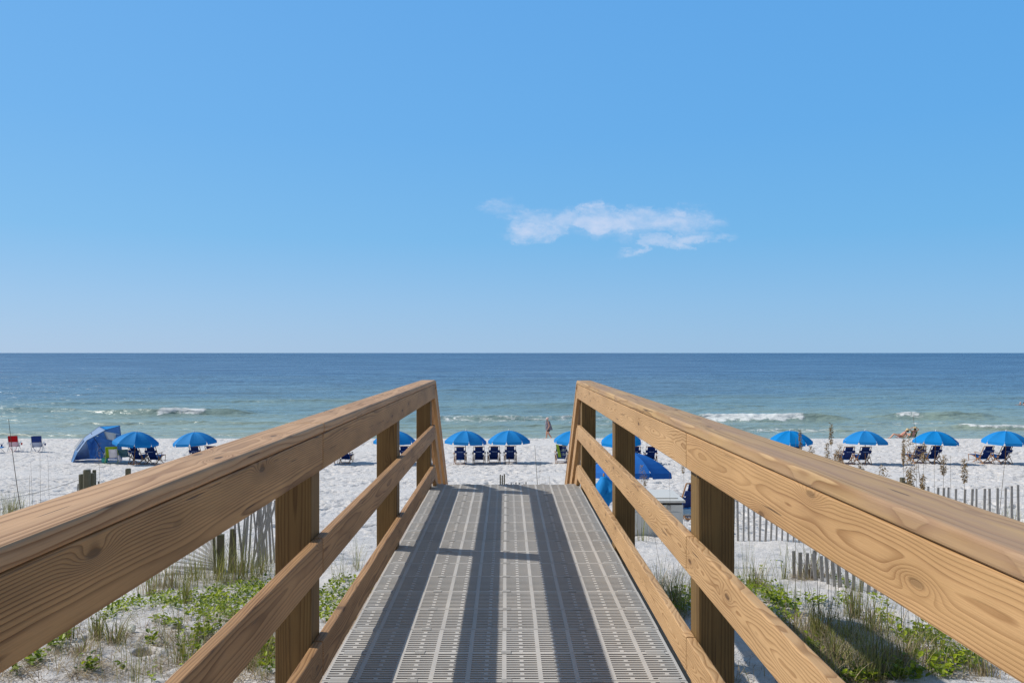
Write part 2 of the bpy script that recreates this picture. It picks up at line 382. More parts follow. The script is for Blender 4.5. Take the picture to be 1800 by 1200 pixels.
def leafmat(name, a, bcol, trans=.35):
    m, t, b = newmat(name); g = N(t, 'ShaderNodeNewGeometry')
    at = N(t, 'ShaderNodeAttribute', attribute_name='tint')
    c = mixc(t, at.outputs['Fac'], a, bcol); t.links.new(c, b.inputs['Base Color']); b.inputs['Roughness'].default_value = .5; spec(b, .3)
    tr = N(t, 'ShaderNodeBsdfTranslucent'); t.links.new(c, tr.inputs[0])
    mx = N(t, 'ShaderNodeMixShader'); mx.inputs[0].default_value = trans
    t.links.new(b.outputs[0], mx.inputs[1]); t.links.new(tr.outputs[0], mx.inputs[2])
    t.links.new(mx.outputs[0], t.nodes['Material Output'].inputs[0]); return m
M['vine'] = leafmat('vine leaves', (.07, .13, .006), (.42, .50, .02))
M['grass'] = leafmat('green grass', (.07, .10, .02), (.42, .40, .11))
M['dry'] = leafmat('dry grass', (.52, .42, .26), (.15, .10, .06), .2)
M['oat'] = leafmat('sea oat heads', (.50, .38, .22), (.24, .16, .08), .25)
M['stem'] = leafmat('sea oat stems', (.20, .16, .08), (.07, .055, .035), .05)
M['white_petal'] = fabric('white petals', (.85, .85, .80), .4)
def mat_panel():
    m, t, b = newmat('grey deck plastic'); g = N(t, 'ShaderNodeNewGeometry'); P = g.outputs['Position']; oi = N(t, 'ShaderNodeObjectInfo')
    c = mixc(t, oi.outputs['Random'], (.44, .415, .38), (.51, .485, .45))
    c = mixc(t, smooth(t, noise(t, P, 2.2, 5, .65), .45, .75, 0, .45), c, (.60, .55, .48))
    c = mixc(t, smooth(t, noise(t, P, 5.5, 6, .7), .52, .75, 0, .4), c, (.30, .28, .25))
    c = mixc(t, smooth(t, noise(t, P, 90, 3, .6), .62, .72, 0, .4), c, (.75, .71, .65))
    t.links.new(c, b.inputs['Base Color']); b.inputs['Roughness'].default_value = .6; spec(b, .25); return m
M['panel'] = mat_panel()
M['clip'] = plain('deck connector plastic', (.42, .405, .38), .65, .10, 180)
M['canopy'] = fabric('blue umbrella cloth', (.0, .215, .58), .04)
M['canopy_shaded'] = fabric('umbrella cloth painted shaded', (.0, .115, .45), .03)  # darker copy of the canopy cloth, shade of its near side painted in
M['navy'] = fabric('navy sling cloth', (.004, .028, .17), .12)
M['navy_sunlit'] = fabric('navy cloth painted sunlit', (.004, .13, .42), .15)  # brighter copy of the navy sling, sunlight put into the colour
M['patch'] = plain('pale woven lettering', (.42, .52, .62), .8, .2, 60)
M['white'] = plain('white metal', (.75, .75, .75), .4, .05)
M['alu'] = plain('aluminium tube', (.45, .46, .48), .35, .08, metal=.6)
M['screw'] = plain('dark screw', (.05, .04, .035), .5, .2, metal=.7)
M['box'] = plain('pale grey box plastic', (.62, .62, .59), .55, .07, 4)
M['lid'] = plain('off white lid', (.62, .61, .57), .5, .05, 4)
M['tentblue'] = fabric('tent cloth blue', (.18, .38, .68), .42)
M['tentpale'] = fabric('tent cloth pale blue', (.38, .53, .76), .4)  # paler blue than the other tent panels
M['mesh'] = fabric('white window mesh', (.70, .72, .74), .5)
M['black'] = plain('black fabric', (.012, .012, .015), .8, .2)
M['skin'] = plain('skin', (.56, .31, .22), .5, .06, 12)
M['straw'] = plain('straw', (.62, .47, .27), .8, .15, 40)
M['pinkhat'] = plain('pale pink hat cloth', (.72, .47, .42), .8, .08)
M['hair'] = plain('brown hair', (.06, .035, .02), .6, .3, 60)

# ---------------------------------------------------------------- ground
def fan(ys, nu, half):
    ys = np.asarray(ys); u = np.linspace(-1, 1, nu)
    u = np.sign(u) * np.abs(u)
    X = u[None, :] * (half(ys))[:, None]; Y = np.repeat(ys[:, None], nu, 1)
    n = len(ys); i = np.arange(n - 1)[:, None] * nu + np.arange(nu - 1)[None, :]
    Fq = np.stack([i, i + 1, i + nu + 1, i + nu], -1).reshape(-1, 4)
    return X, Y, Fq
ys = np.concatenate([np.linspace(-30, 1.2, 14)[:-1], np.geomspace(1.2, 14, 460)[:-1], np.geomspace(14, 64, 640)[:-1], np.linspace(64, 90, 20)])
X, Y, Fq = fan(ys, 960, lambda y: np.where(y < 1.2, 2.6 + (1.2 - y) * .6, 1.9 + .84 * np.maximum(y, 0)) )
wd = X[:, -1].copy()
Z = G(X, Y)
beach = sst(Y, 13, 20) * (1 - sst(Y, 60, 63))
track = np.exp(-((Y - 27.2 - .15 * perlin(X / 9, Y * 0, 70)) / .22) ** 2) + np.exp(-((Y - 29.1 - .15 * perlin(X / 9, Y * 0, 70)) / .22) ** 2)
calm = 1 - .72 * sst(perlin(X / 6.0, Y / 2.6, 21), .05, .5)
wxx = X + .25 * perlin(X / .8, Y / .8, 30); wyy = Y + .25 * perlin(X / .8, Y / .8, 31)
a = perlin(wxx / .42, wyy / .50, 11); b_ = perlin(wxx / .20, wyy / .25, 12); c_ = perlin(X / .10, Y / .14, 13)
foot = -.07 * sst(a, .08, .38) - .062 * sst(b_, .10, .42) + .022 * b_ + .022 * c_ + .02 * a
Z = Z + beach * calm * foot * (1 - .8 * np.clip(track, 0, 1)) - beach * .03 * track
near = 1 - sst(Y, 13, 18)
rp = perlin(X / .22, Y / .16, 14)
Z = Z + near * (.010 * rp + .006 * perlin(X / .07, Y / .07, 15) + .022 * perlin(X / .45, Y / .4, 16) - .03 * sst(perlin(X / .35, Y / .33, 18), .25, .6))
d2 = ((X - HOLE[0]) ** 2 + (Y - HOLE[1]) ** 2)
Z = Z - .50 * np.exp(-(d2 / .062 ** 2) ** 2) + .014 * np.exp(-((np.sqrt(d2) - .10) / .04) ** 2)
V = np.stack([X, Y, Z], -1).reshape(-1, 3)
npmesh('sand_ground', V, Fq, M['sand'])['kind'] = 'structure'
# the beach and dunes to both sides, continuing the same sheet outward
for sgn in (-1, 1):
    t_ = np.array([0, .04, .1, .2, .35, .6, 1.0]); k = 0 if sgn < 0 else -1
    e = X[:, k][:, None]; XX = e + sgn * t_[None, :] * 500; YY = np.repeat(ys[:, None], len(t_), 1)
    ZZ = G(XX, YY); ZZ[:, 0] = Z[:, k]
    n, mm = XX.shape; i = np.arange(n - 1)[:, None] * mm + np.arange(mm - 1)[None, :]
    q = np.stack([i, i + 1, i + mm + 1, i + mm], -1).reshape(-1, 4)
    if sgn < 0: q = q[:, ::-1]
    npmesh('sand_beach', np.stack([XX, YY, ZZ], -1).reshape(-1, 3), q, M['sand'])['kind'] = 'structure'

# ---------------------------------------------------------------- sea
WZ = CH - 6.95
def wy(py): return 6.95 * F / (py - VY)
ys = np.concatenate([np.linspace(58, 62, 4)[:-1], np.geomspace(62, 330, 620)[:-1], np.geomspace(330, 45000, 60)])
X, Y, Fq = fan(ys, 640, lambda y: .82 * y + 6)
PXs = VX + F * X / Y
z = np.zeros_like(X); foam = np.zeros_like(X)
far = 1 - sst(Y, 200, 330)
def crest(px0, px1, py, h, wdt, seed, foamy=None, fw=1.0):
    """a swell running along the shore between two bearings; foamy = (px0, px1, strength) of the breaking part"""
    global z, foam
    y0 = wy(py) + 1.3 * perlin(X / 17, X * 0 + seed, seed) + .35 * perlin(X / 4, X * 0 + seed, seed + 1)
    x0 = (px0 - VX) / F * wy(py); x1 = (px1 - VX) / F * wy(py); e = max(2., (x1 - x0) * .18)
    env = sst(X, x0 - e, x0 + e) * (1 - sst(X, x1 - e, x1 + e))
    d = (Y - y0)
    prof = np.where(d < 0, np.exp(-(d / (wdt * .36)) ** 2), np.exp(-(d / (wdt * 1.3)) ** 2))
    env = env * (.75 + .35 * perlin(X / 9, Y / 30, seed + 3)); z += 2.1 * h * env * prof
    if foamy:
        xa = (foamy[0] - VX) / F * wy(py); xb = (foamy[1] - VX) / F * wy(py)
        fe = sst(X, xa - .4, xa + .8) * (1 - sst(X, xb - .8, xb + .4))
        dd = (Y - y0 + .25 * fw) / fw; dd = np.where(dd < 0, dd, dd * 1.5)
        dd = dd + .45 * perlin(X / 1.3, X * 0, seed + 5) + .2 * perlin(X / .4, X * 0, seed + 7); f = fe * np.exp(-(dd * (1 + .35 * perlin(X / 2.2, Y / 2, seed + 8))) ** 4) * foamy[2]
        foam = np.maximum(foam, f)
        z += .10 * np.minimum(f, 1) * (perlin(X / .6, Y / .6, seed + 6) * .8 + .8)
crest(170, 430, 727.5, .42, 2.6, 101, (283, 368, 1.05), 1.1)
crest(-200, 180, 723, .30, 2.6, 103)
crest(60, 330, 710, .28, 3.4, 105)
crest(330, 640, 707, .26, 3.6, 107)
crest(840, 1110, 716, .30, 3.0, 109)
crest(1110, 1340, 714, .2, 3.2, 111)
crest(-100, 560, 692, .20, 4.5, 113); crest(560, 900, 690, .2, 5, 115); crest(700, 1000, 692, .2, 4.6, 116); crest(1150, 1500, 697, .18, 4.5, 117); crest(1450, 2000, 700, .18, 4.5, 118)
crest(1180, 1480, 738.5, .42, 2.4, 119, (1225, 1418, 1.1), 1.25)
crest(1550, 1760, 735, .42, 2.6, 121, (1566, 1615, .95), .9)
crest(1660, 2000, 752.5, .26, 1.8, 123, (1676, 2000, .8), .5)
crest(700, 1090, 738, .28, 2.2, 125, (745, 1085, .52), 2.4)
crest(1060, 1240, 752, .16, 1.8, 127, (1040, 1230, .46), 2.2)
crest(-100, 420, 765, .20, 1.6, 129, (365, 450, .42), .8)
crest(400, 780, 766, .20, 1.6, 131)
crest(1240, 1520, 757, .16, 1.8, 133, (1290, 1490, .56), 1.7)
crest(1000, 1240, 745, .2, 2., 135, (985, 1240, .50), 2.0)
crest(1500, 1800, 745, .1, 2., 136, (1500, 1680, .40), 2.2)
crest(760, 1100, 750, .12, 2., 137); crest(100, 700, 745, .12, 2., 139); crest(500, 760, 736, .14, 2.2, 141)
# thin wash at the foot of the beach
foam = np.maximum(foam, .45 * np.exp(-((Y - 65.0 - .5 * perlin(X / 5, X * 0, 77)) / .35) ** 2))
chop = .045 * perlin(X / 1.6, Y / .8, 51) + .03 * perlin(X / .7, Y / .45, 52) + .075 * perlin(X / 5.5, Y / 2.1, 53) + .05 * perlin(X / 11, Y / 4.3, 54)
depth = np.clip((Y - 63) / 10, .15, 1)
z = z * far * depth + chop * far * depth
V = np.stack([X, Y, z + WZ], -1).reshape(-1, 3)
npmesh('sea', V, Fq, M['sea'], attrs={'foam': foam.ravel()})['kind'] = 'structure'

# ---------------------------------------------------------------- boardwalk
BW = tag(empty('boardwalk', (0, 0, 0)), 'wooden boardwalk with brown railings and a slotted grey plastic deck leading down to the beach', 'boardwalk')
ORI = {'rail': Matrix(((0, 0, 1), (1, 0, 0), (0, 1, 0))), 'cap': Matrix(((0, -1, 0), (1, 0, 0), (0, 0, 1))),
       'post': Matrix(((0, 1, 0), (0, 0, 1), (1, 0, 0))), 'across': Matrix(((1, 0, 0), (0, 1, 0), (0, 0, 1)))}
def board(name, mat, L, W, T, c, ori, parent=BW, bev=.005, seg=2):
    mb = MB(); n = max(1, int(L / .4)) ; mb.box((0, 0, 0), (L, W, T))
    o = mb.build(name, mat, parent, bevel=bev, seg=seg)
    m3 = ORI[ori] if isinstance(ori, str) else ori
    o.matrix_local = Matrix.Translation(Vector(c)) @ m3.to_4x4(); return o
def span(name, mat, y0, y1, W, T, x, z, ori, **k): return board(name, mat, y1 - y0 - .006, W, T, (x, (y0 + y1) / 2, z), ori, **k)
XI = .711; BT = .038; BWD = .140
for s, side in ((-1, 'l'), (1, 'r')):
    dz = 0 if s < 0 else -.005
    bx = s * (XI + BT / 2)
    cuts = [-.9, 3.08, 7.94] if s < 0 else [-.9, 3.14, 7.96]
    for a, b in zip(cuts[:-1], cuts[1:]):
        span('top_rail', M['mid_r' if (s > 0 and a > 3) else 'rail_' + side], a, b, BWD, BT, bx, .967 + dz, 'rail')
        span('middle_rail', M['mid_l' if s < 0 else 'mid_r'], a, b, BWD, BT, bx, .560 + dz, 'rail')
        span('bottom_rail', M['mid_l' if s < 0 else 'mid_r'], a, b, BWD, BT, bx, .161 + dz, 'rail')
    ccuts = [-.9, 3.08, 7.94] if s < 0 else [-.9, 5.2, 7.96]
    for a, b in zip(ccuts[:-1], ccuts[1:]):
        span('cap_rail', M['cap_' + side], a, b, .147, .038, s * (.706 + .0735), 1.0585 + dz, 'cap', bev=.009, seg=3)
    for i, py in enumerate((.70, 3.12, 5.51, 7.92)):
        if s > 0: py += .04
        zb = Gs(s * .82, py) - .4
        p = board('post', M['post'], 1.037 + dz - zb, .14, .14, (s * (XI + BT + .071), py, (1.037 + dz + zb) / 2), 'post', bev=.006)
        for zz in (.967, .56, .161):
            sc = MB()
            for dy in (-.045, .04):
                sc.lathe([(0, .0), (.0045, .0), (.0045, .0025), (0, .0028)], 8)
            sb = MB()
            for k, (dy, dzz) in enumerate(((-.045, .045), (-.04, -.045), (.042, .04), (.045, -.045))):
                base = len(sb.v)
                sb.v += [(s * (XI - .0012), py + dy + .006 * math.cos(q * math.pi / 4), zz + dzz + dz + .006 * math.sin(q * math.pi / 4)) for q in range(8)]
                sb.v += [(s * (XI + .004), py + dy + .006 * math.cos(q * math.pi / 4), zz + dzz + dz + .006 * math.sin(q * math.pi / 4)) for q in range(8)]
                sb.f.append(tuple(base + q for q in range(8))); sb.f += [(base + q, base + (q + 1) % 8, base + 8 + (q + 1) % 8, base + 8 + q) for q in range(8)]
            so = sb.build('screw', M['screw'], BW)
            so.parent = p; so.matrix_parent_inverse = p.matrix_local.inverted()
    # stair railing running down to the sand
    ang = math.atan2(1.43, 2.36 - .58); ang = R(38.5); ca, sa = math.cos(ang), math.sin(ang)
    rot = Matrix(((1, 0, 0), (0, ca, sa), (0, -sa, ca)))          # tips +Y downwards
    def slope(name, mat, x, y0, z0, W, T, L, ori):
        c = Vector((x, y0, z0)) + Vector((0, ca, -sa)) * L / 2
        board(name, mat, L, W, T, c, rot @ ORI[ori])
    ye = cuts[-1] + .004
    slope('stair_cap_rail', M['cap_' + side], s * (.706 + .0735), ye + .02, 1.052 + dz, .147, .038, 3.55, 'cap')
    slope('stair_top_rail', M['rail_r'], bx, ye + .035, .955 + dz, BWD, BT, 3.5, 'rail')
    slope('stair_middle_rail', M['rail_r'], bx, ye + .035, .545 + dz, BWD, BT, 3.5, 'rail')
    slope('stair_bottom_rail', M['rail_r'], bx, ye + .035, .15 + dz, BWD, BT, 3.3, 'rail')
    for py in (9.35, 10.75):
        h = 1.0 - (py - 7.95) * math.tan(ang)
        zb = Gs(s * .82, py) - .4
        board('stair_post', M['post'], h - .03 - zb, .09, .09, (s * (XI + BT + .046), py, (h - .03 + zb) / 2), 'post')
    board('stair_stringer', M['joist'], 3.5, .235, BT, Vector((s * .72, 8.17, -.17)) + Vector((0, ca, -sa)) * 1.75, rot @ ORI['rail'])
for x in (-.772, -.70, -.30, .30, .70, .772): span('joist', M['joist'], -.9, 8.10, .18, .038, x, -.135, 'rail')
board('end_joist', M['joist'], 1.50, .18, .038, (0, 8.125, -.135), Matrix(((1, 0, 0), (0, 0, -1), (0, 1, 0))))
for py in (.70, 3.12, 5.51, 7.86): board('cross_beam', M['joist'], 1.49, .18, .07, (0, py, -.33), Matrix(((1, 0, 0), (0, 0, -1), (0, 1, 0))))
k = 1
while True:
    yy = 8.17 + .27 * k; zz = -.27 * math.tan(ang) * k + .02
    if zz < Gs(0, yy) + .05: break
    board('stair_tread', M['rail_r'], 1.36, .28, .038, (0, yy, zz), 'across'); k += 1

def slot_panel():
    """one moulded deck panel, 305 mm long: twelve rows of slots, every other row bridged in mid cell"""
    L = .3018; HW = .752
    xs = [-HW]; kinds = []
    def put(x, kd): xs.append(x); kinds.append(kd)
    rib = .0095; dash = .0085
    edges = [i * .1524 for i in range(-5, 6)]
    cells = []
    bounds = [-.7445 + .012] + [e for e in edges if -.70 < e < .70] + [.7445 - .012]
    # along x: solid, slot, dash, slot, solid ...
    segs = [(-HW, -HW + .012, 'S')]
    pts = [e for e in edges if abs(e) < .70]
    lo = -HW + .012
    for e in pts + [None]:
        hi = (e - rib) if e is not None else HW - .012
        if e is not None: cellc = e - .0762
        else: cellc = pts[-1] + .0762
        if e is not None and e == pts[0]: cellc = e - .0762
        segs += [(lo, cellc - dash, 'O'), (cellc - dash, cellc + dash, 'D'), (cellc + dash, hi, 'O')]
        if e is not None: segs.append((e - rib, e + rib, 'S')); lo = e + rib
    segs.append((HW - .012, HW, 'S'))
    rows = [(0, .0135, 'S')]; y = .0135; BARW = .0115; pitch = (L - .027 + BARW) / 12
    for r in range(12):
        rows.append((y, y + pitch - BARW, 'odd' if r % 2 else 'even')); y += pitch - BARW
        if r < 11: rows.append((y, y + BARW, 'S')); y += BARW
    rows.append((y, L, 'S'))
    def solid(i, j):
        if i < 0 or j < 0 or i >= len(segs) or j >= len(rows): return False
        sk = segs[i][2]; rk = rows[j][2]
        if rk == 'S' or sk == 'S': return True
        return sk == 'D' and rk == 'even'
    gxs = [s_[0] for s_ in segs] + [segs[-1][1]]; gys = [r_[0] for r_ in rows] + [rows[-1][1]]
    nx, ny = len(gxs), len(gys); v = []; T = .040
    for zz in (0, -T):
        for yv in gys:
            for xv in gxs: v.append((xv, yv, zz))
    I = lambda i, j, b: b * nx * ny + j * nx + i; f = []
    for i in range(nx - 1):
        for j in range(ny - 1):
            if not solid(i, j): continue
            f.append((I(i, j, 0), I(i + 1, j, 0), I(i + 1, j + 1, 0), I(i, j + 1, 0)))
            f.append((I(i, j, 1), I(i, j + 1, 1), I(i + 1, j + 1, 1), I(i + 1, j, 1)))
            if not solid(i - 1, j): f.append((I(i, j, 0), I(i, j + 1, 0), I(i, j + 1, 1), I(i, j, 1)))
            if not solid(i + 1, j): f.append((I(i + 1, j, 0), I(i + 1, j, 1), I(i + 1, j + 1, 1), I(i + 1, j + 1, 0)))
            if not solid(i, j - 1): f.append((I(i, j, 0), I(i, j, 1), I(i + 1, j, 1), I(i + 1, j, 0)))
            if not solid(i, j + 1): f.append((I(i, j + 1, 0), I(i + 1, j + 1, 0), I(i + 1, j + 1, 1), I(i, j + 1, 1)))
    mb = MB(); mb.v = v; mb.f = f; return mb
p0 = slot_panel().build('deck_panel', M['panel'], BW)
def clip_mesh(w_, d_):
    mb = MB(); mb.box((0, 0, .0006), (w_, d_, .0012))
    for q in range(3): mb.box((0, (q - 1) * d_ * .3, .0017), (w_ * .96, d_ * .14, .001))
    return mb
c0 = clip_mesh(.045, .036).build('clip', M['clip'], p0); c0.location = (.008, .302, .0005)
e0 = clip_mesh(.085, .05).build('end_plate', M['clip'], p0); e0.location = (.68, .302, .0005)
clips = [c0]
for xx in (-.381, .381): c = c0.copy(); COL.objects.link(c); c.parent = p0; c.location = (xx, .302, .0005)
e = e0.copy(); COL.objects.link(e); e.parent = p0; e.location = (-.68, .302, .0005)
ny_ = 29
for k in range(ny_):
    o = p0 if k == 0 else copy_tree(p0, BW)
    o.location = (-.008 + rng.uniform(-.0015, .0015), 8.15 - .3048 * (k + 1), -.0005 * (k % 3))

# ---------------------------------------------------------------- beach umbrellas
def canopy_mb(Rr=1.06, rise=.50, val=.13, n=8, seg=7, sub=4, wrinkle=.0):
    mb = MB(); vent = .0
    for g in range(n):
        a0 = 2 * math.pi * g / n; a1 = 2 * math.pi * (g + 1) / n; P = []
        for i in range(seg + 1):
            tt = i / seg; row = []
            for j in range(sub + 1):
                s_ = j / sub; r = Rr * tt
                p = Vector((math.cos(a0), math.sin(a0), 0)) * r * (1 - s_) + Vector((math.cos(a1), math.sin(a1), 0)) * r * s_
                sag = .035 * math.sin(math.pi * s_) * math.sin(math.pi * min(1, tt * .8))
                p.z = rise * (1 - tt ** 2.05) - sag; row.append(p)
            P.append(row)
        mb.sheet(P, .004)
        V_ = []
        for i in range(3):
            row = []
            for j in range(sub + 1):
                s_ = j / sub; inset = .075 * (i / 2) ** .8
                s2 = inset + (1 - 2 * inset) * s_
                r = Rr * (1 + .012 * i)
                p = Vector((math.cos(a0), math.sin(a0), 0)) * r * (1 - s2) + Vector((math.cos(a1), math.sin(a1), 0)) * r * s2
                p.z = -val * i / 2 - .002; row.append(p)
            V_.append(row)
        mb.sheet(V_, .004)
    return mb
def make_umbrella():
    u = empty('beach_umbrella')
    canopy_mb().build('canopy', M['canopy'], u).location = (0, 0, 1.145)
    mb = MB(); mb.tube([(0, 0, -.35), (0, 0, .8)], .021, 8); mb.build('lower_pole', M['chair_wood'], u, True)
    mb = MB(); mb.tube([(0, 0, .8), (0, 0, 1.66)], .017, 8); mb.build('upper_pole', M['chair_wood'], u, True)
    mb = MB(); mb.lathe([(0, 1.63), (.022, 1.64), (.03, 1.67), (.015, 1.70), (.018, 1.725), (0, 1.74)], 10); mb.build('finial', M['white'], u, True)
    for k in range(8):
        a = math.pi / 4 * k; rb = MB()
        pts = [(1.05 * t_ * math.cos(a), 1.05 * t_ * math.sin(a), 1.155 + .46 * (1 - t_ ** 2.05)) for t_ in (.02, .25, .5, .75, 1)]
        rb.tube(pts, .006, 5); rb.tube([(.02 * math.cos(a), .02 * math.sin(a), 1.28), pts[2]], .005, 5)
        rb.build('rib', M['white'], u)
    return u
UG = 'blue beach umbrellas in a row across the beach'
ub = make_umbrella()
# ---------------------------------------------------------------- wooden lounge chairs
def make_lounge(extra=None):
    c = empty('beach_chair'); W = .265
    fr = MB()
    for s in (-1, 1):
        fr.bar((s * W, .16, .16), (s * W, -.30, .92), .022, .036)
    fr.bar((-W, -.30, .915), (W, -.30, .915), .03); fr.build('back_frame', M['chair_wood'], c, bevel=.003)
    fr = MB()
    for s in (-1, 1):
        fr.bar((s * (W - .03), -.24, .04), (s * (W - .03), .60, .36), .022, .036)
        fr.bar((s * (W + .03), .52, .03), (s * (W + .03), -.10, .40), .022, .036)
    for p in ((-.24, .04), (-.1, .10), (.60, .36)): fr.bar((-W, p[0], p[1]), (W, p[0], p[1]), .02, .03)
    fr.build('seat_frame', M['chair_wood'], c, bevel=.003)
    for s in (-1, 1):
        f_ = MB(); f_.bar((s * (W + .045), .02, .03), (s * (W + .045), -.34 + .1, .03), .025); f_.bar((s * (W + .045), -.24, .03), (s * (W + .045), .04, .42), .02, .03)
        f_.build('leg', M['chair_wood'], c, bevel=.003)
        f_ = MB(); f_.bar((s * (W + .05), -.16, .55), (s * (W + .05), .40, .56), .055, .02); f_.bar((s * (W + .05), .34, .55), (s * (W + .05), .20, .12), .02, .03)
        f_.build('armrest', M['chair_wood'], c, bevel=.003)
    P = []
    for i in range(7):
        t_ = i / 6; y = .12 + (-.30 - .12) * t_; z_ = .25 + (.90 - .25) * t_; b = -.035 * math.sin(math.pi * t_)
        P.append([(x, y + b, z_ + b * .3) for x in np.linspace(-.195, .195, 4)])
    MB().sheet(P, .008).build('back_sling', M['navy'], c, True)
    P = []
    for i in range(5):
        t_ = i / 4; y = -.175 - .075 * t_ - .035; z_ = .60 + .13 * t_
        P.append([(x, y - .012 * math.cos(x * 5), z_) for x in np.linspace(-.285, .285, 7)])
    hb = MB().sheet(P, .03).build('head_band', M['navy'], c, True)
    lt = MB()
    for k, (x, w_, h_) in enumerate(((-.105, .035, .045), (-.06, .03, .03), (-.02, .03, .045), (.02, .028, .032), (.06, .03, .03), (.10, .03, .042))):
        lt.box((x, -.275, .675), (w_, .004, h_))
        lt.box((x + .005, -.268, .640), (w_, .004, .010))
    lt.build('lettering', M['patch'], hb)
    P = []
    for i in range(6):
        t_ = i / 5; y = .10 + .50 * t_; z_ = .22 + .15 * t_ - .04 * math.sin(math.pi * t_)
        P.append([(x, y, z_) for x in np.linspace(-.21, .21, 4)])
    MB().sheet(P, .008).build('seat_sling', M['navy_sunlit'], c, True)
    ft = MB()
    for s in (-1, 1):
        ft.bar((s * .22, .58, .36), (s * .22, 1.02, .36), .02, .03); ft.bar((s * .22, .98, .35), (s * .22, .94, .02), .02, .025)
    ft.bar((-.22, 1.0, .36), (.22, 1.0, .36), .02); ft.bar((-.22, .95, .10), (.22, .95, .10), .018)
    fo = ft.build('footrest_frame', M['chair_wood'], c)
    MB().sheet([[(x, y, .375) for x in (-.2, 0, .2)] for y in (.6, .8, .99)], .008).build('footrest_sling', M['navy_sunlit'], c, True)
    return c
ch = make_lounge(); CG = 'wooden beach chairs with navy slings facing the sea'
first = {'u': True, 'c': True}
def put_umb(px, rot, label, Y=40.0, lean=(0, 0)):
    o = ub if first['u'] else copy_tree(ub); first['u'] = False
    x = PX(px, Y); o.location = (x, Y, Gs(x, Y) - .02); o.rotation_euler = (R(lean[0] + rng.uniform(-3, 3)), R(lean[1] + rng.uniform(-4, 4)), R(rot)); o.scale = (1, 1, rng.uniform(.97, 1.04)); tag(o, label, 'umbrella', UG); return o
def put_chair(px, label, Y=39.9, rz=0):
    o = ch if first['c'] else copy_tree(ch); first['c'] = False
    x = PX(px, Y); o.location = (x, Y, Gs(x, Y) - .02); o.rotation_euler = (0, 0, R(rz + rng.uniform(-3, 3))); tag(o, label, 'beach chair', CG); return o
put_umb(235, 22, 'blue beach umbrella next to the blue beach tent', 39.6, (3, 4))
put_umb(345, 8, 'blue beach umbrella second from the tent, above the left railing', 40.0)
put_umb(588, 30, 'blue beach umbrella mostly hidden behind the left railing, shading one visible chair')
put_umb(693, 16, 'blue beach umbrella seen behind the far posts of the left railing')
put_umb(817, 12, 'left one of the two blue umbrellas seen over the end of the deck')
put_umb(895, 38, 'blue beach umbrella right of the pair seen over the end of the deck')
put_umb(1008, 25, 'blue umbrella half hidden by the right railing end, above the chair with a green towel')
put_umb(1093, 15, 'blue beach umbrella glimpsed between the two far posts of the right railing')
put_umb(1390, 24, 'blue beach umbrella behind the right railing with dry sea oats crossing it')
put_umb(1521, 5, 'blue beach umbrella third from the right edge, over two chairs', 39.7)
put_umb(1643, 33, 'blue beach umbrella in front of the two people in straw hats', 39.4)
put_umb(1767, 10, 'blue beach umbrella at the right edge of the view above the sand fence', 39.6)
for px, l, rz in ((240, 'wooden chair with navy sling, left one under the umbrella next to the tent', -6), (268.5, 'wooden chair with navy sling, right one under the umbrella next to the tent', -2),
    (345.5, 'wooden chair with navy sling, left one under the second umbrella from the tent', -3), (373, 'wooden chair with navy sling, right one under the second umbrella from the tent', 0),
    (606, 'wooden chair with navy sling peeking out below the left top rail beside its shadow', -4), (712, 'wooden chair with navy sling seen between the last two posts of the left railing', 0),
    (809, 'navy sling chair, first from the left of the four seen over the deck end', 1), (842, 'navy sling chair, second from the left of the four seen over the deck end', 0),
    (868.5, 'navy sling chair, third from the left of the four seen over the deck end', 1), (897, 'navy sling chair behind an umbrella pole, last of the four seen over the deck end', -1),
    (987, 'wooden chair draped with a green and dotted towel beside the right railing end', 0), (1018, 'navy sling chair mostly hidden behind the right stair railing', 0),
    (1115, 'navy sling chair, left one seen under the top rail between the right railing posts', 0), (1144, 'navy sling chair, right one seen under the top rail between the right railing posts', 0),
    (1371, 'navy sling chair hidden behind the right cap rail at its umbrella', 0), (1397, 'navy sling chair just visible above the right cap rail behind dry stems', -1),
    (1489, 'navy sling chair, left of the two under the third umbrella from the right edge', 3), (1518, 'navy sling chair, right of the two under the third umbrella from the right edge', 2),
    (1613, 'navy sling chair, left of the two behind the thick sea oat head', 5), (1641, 'navy sling chair, right of the two behind the thick sea oat head', 4),
    (1732, 'navy sling chair, left of the two by the right edge of the view', 6), (1764, 'navy sling chair, right of the two by the right edge of the view', 4)):
    put_chair(px, l, rz=rz)
put_chair(1214, 'navy sling chair near the pale storage box, partly behind the right railing post', 19.6, 12)
# the towel over the chair back
x = PX(985, 39.6); tw = tag(empty('towel', (x, 39.6, Gs(x, 39.6))), 'green and navy dotted towel hanging over a chair back', 'towel')
MB().sheet([[(-.20 + .3 * (1 - k / 5) * .5 + s_ * .14 - .05, -.06 - .22 * k / 5, .30 + .66 * k / 5) for s_ in (0, 1)] for k in range(6)], .012).build('green_stripe', plain('lime towel cloth', (.30, .46, .05), .9), tw, True)
def dots():
    m, t, b = newmat('dotted towel cloth'); tc = N(t, 'ShaderNodeTexCoord'); v = N(t, 'ShaderNodeTexVoronoi'); v.inputs['Scale'].default_value = 14; v.inputs['Randomness'].default_value = .2
    t.links.new(tc.outputs['Object'], v.inputs['Vector']); c = mixc(t, smooth(t, v.outputs['Distance'], .3, .36), (.5, .6, .45), (.01, .03, .14)); t.links.new(c, b.inputs['Base Color']); b.inputs['Roughness'].default_value = .9; return m
MB().sheet([[(.06 + s_ * .22, -.075 - .22 * k / 5, .30 + .66 * k / 5) for s_ in (0, .5, 1)] for k in range(6)], .012).build('dotted_cloth', dots(), tw, True)

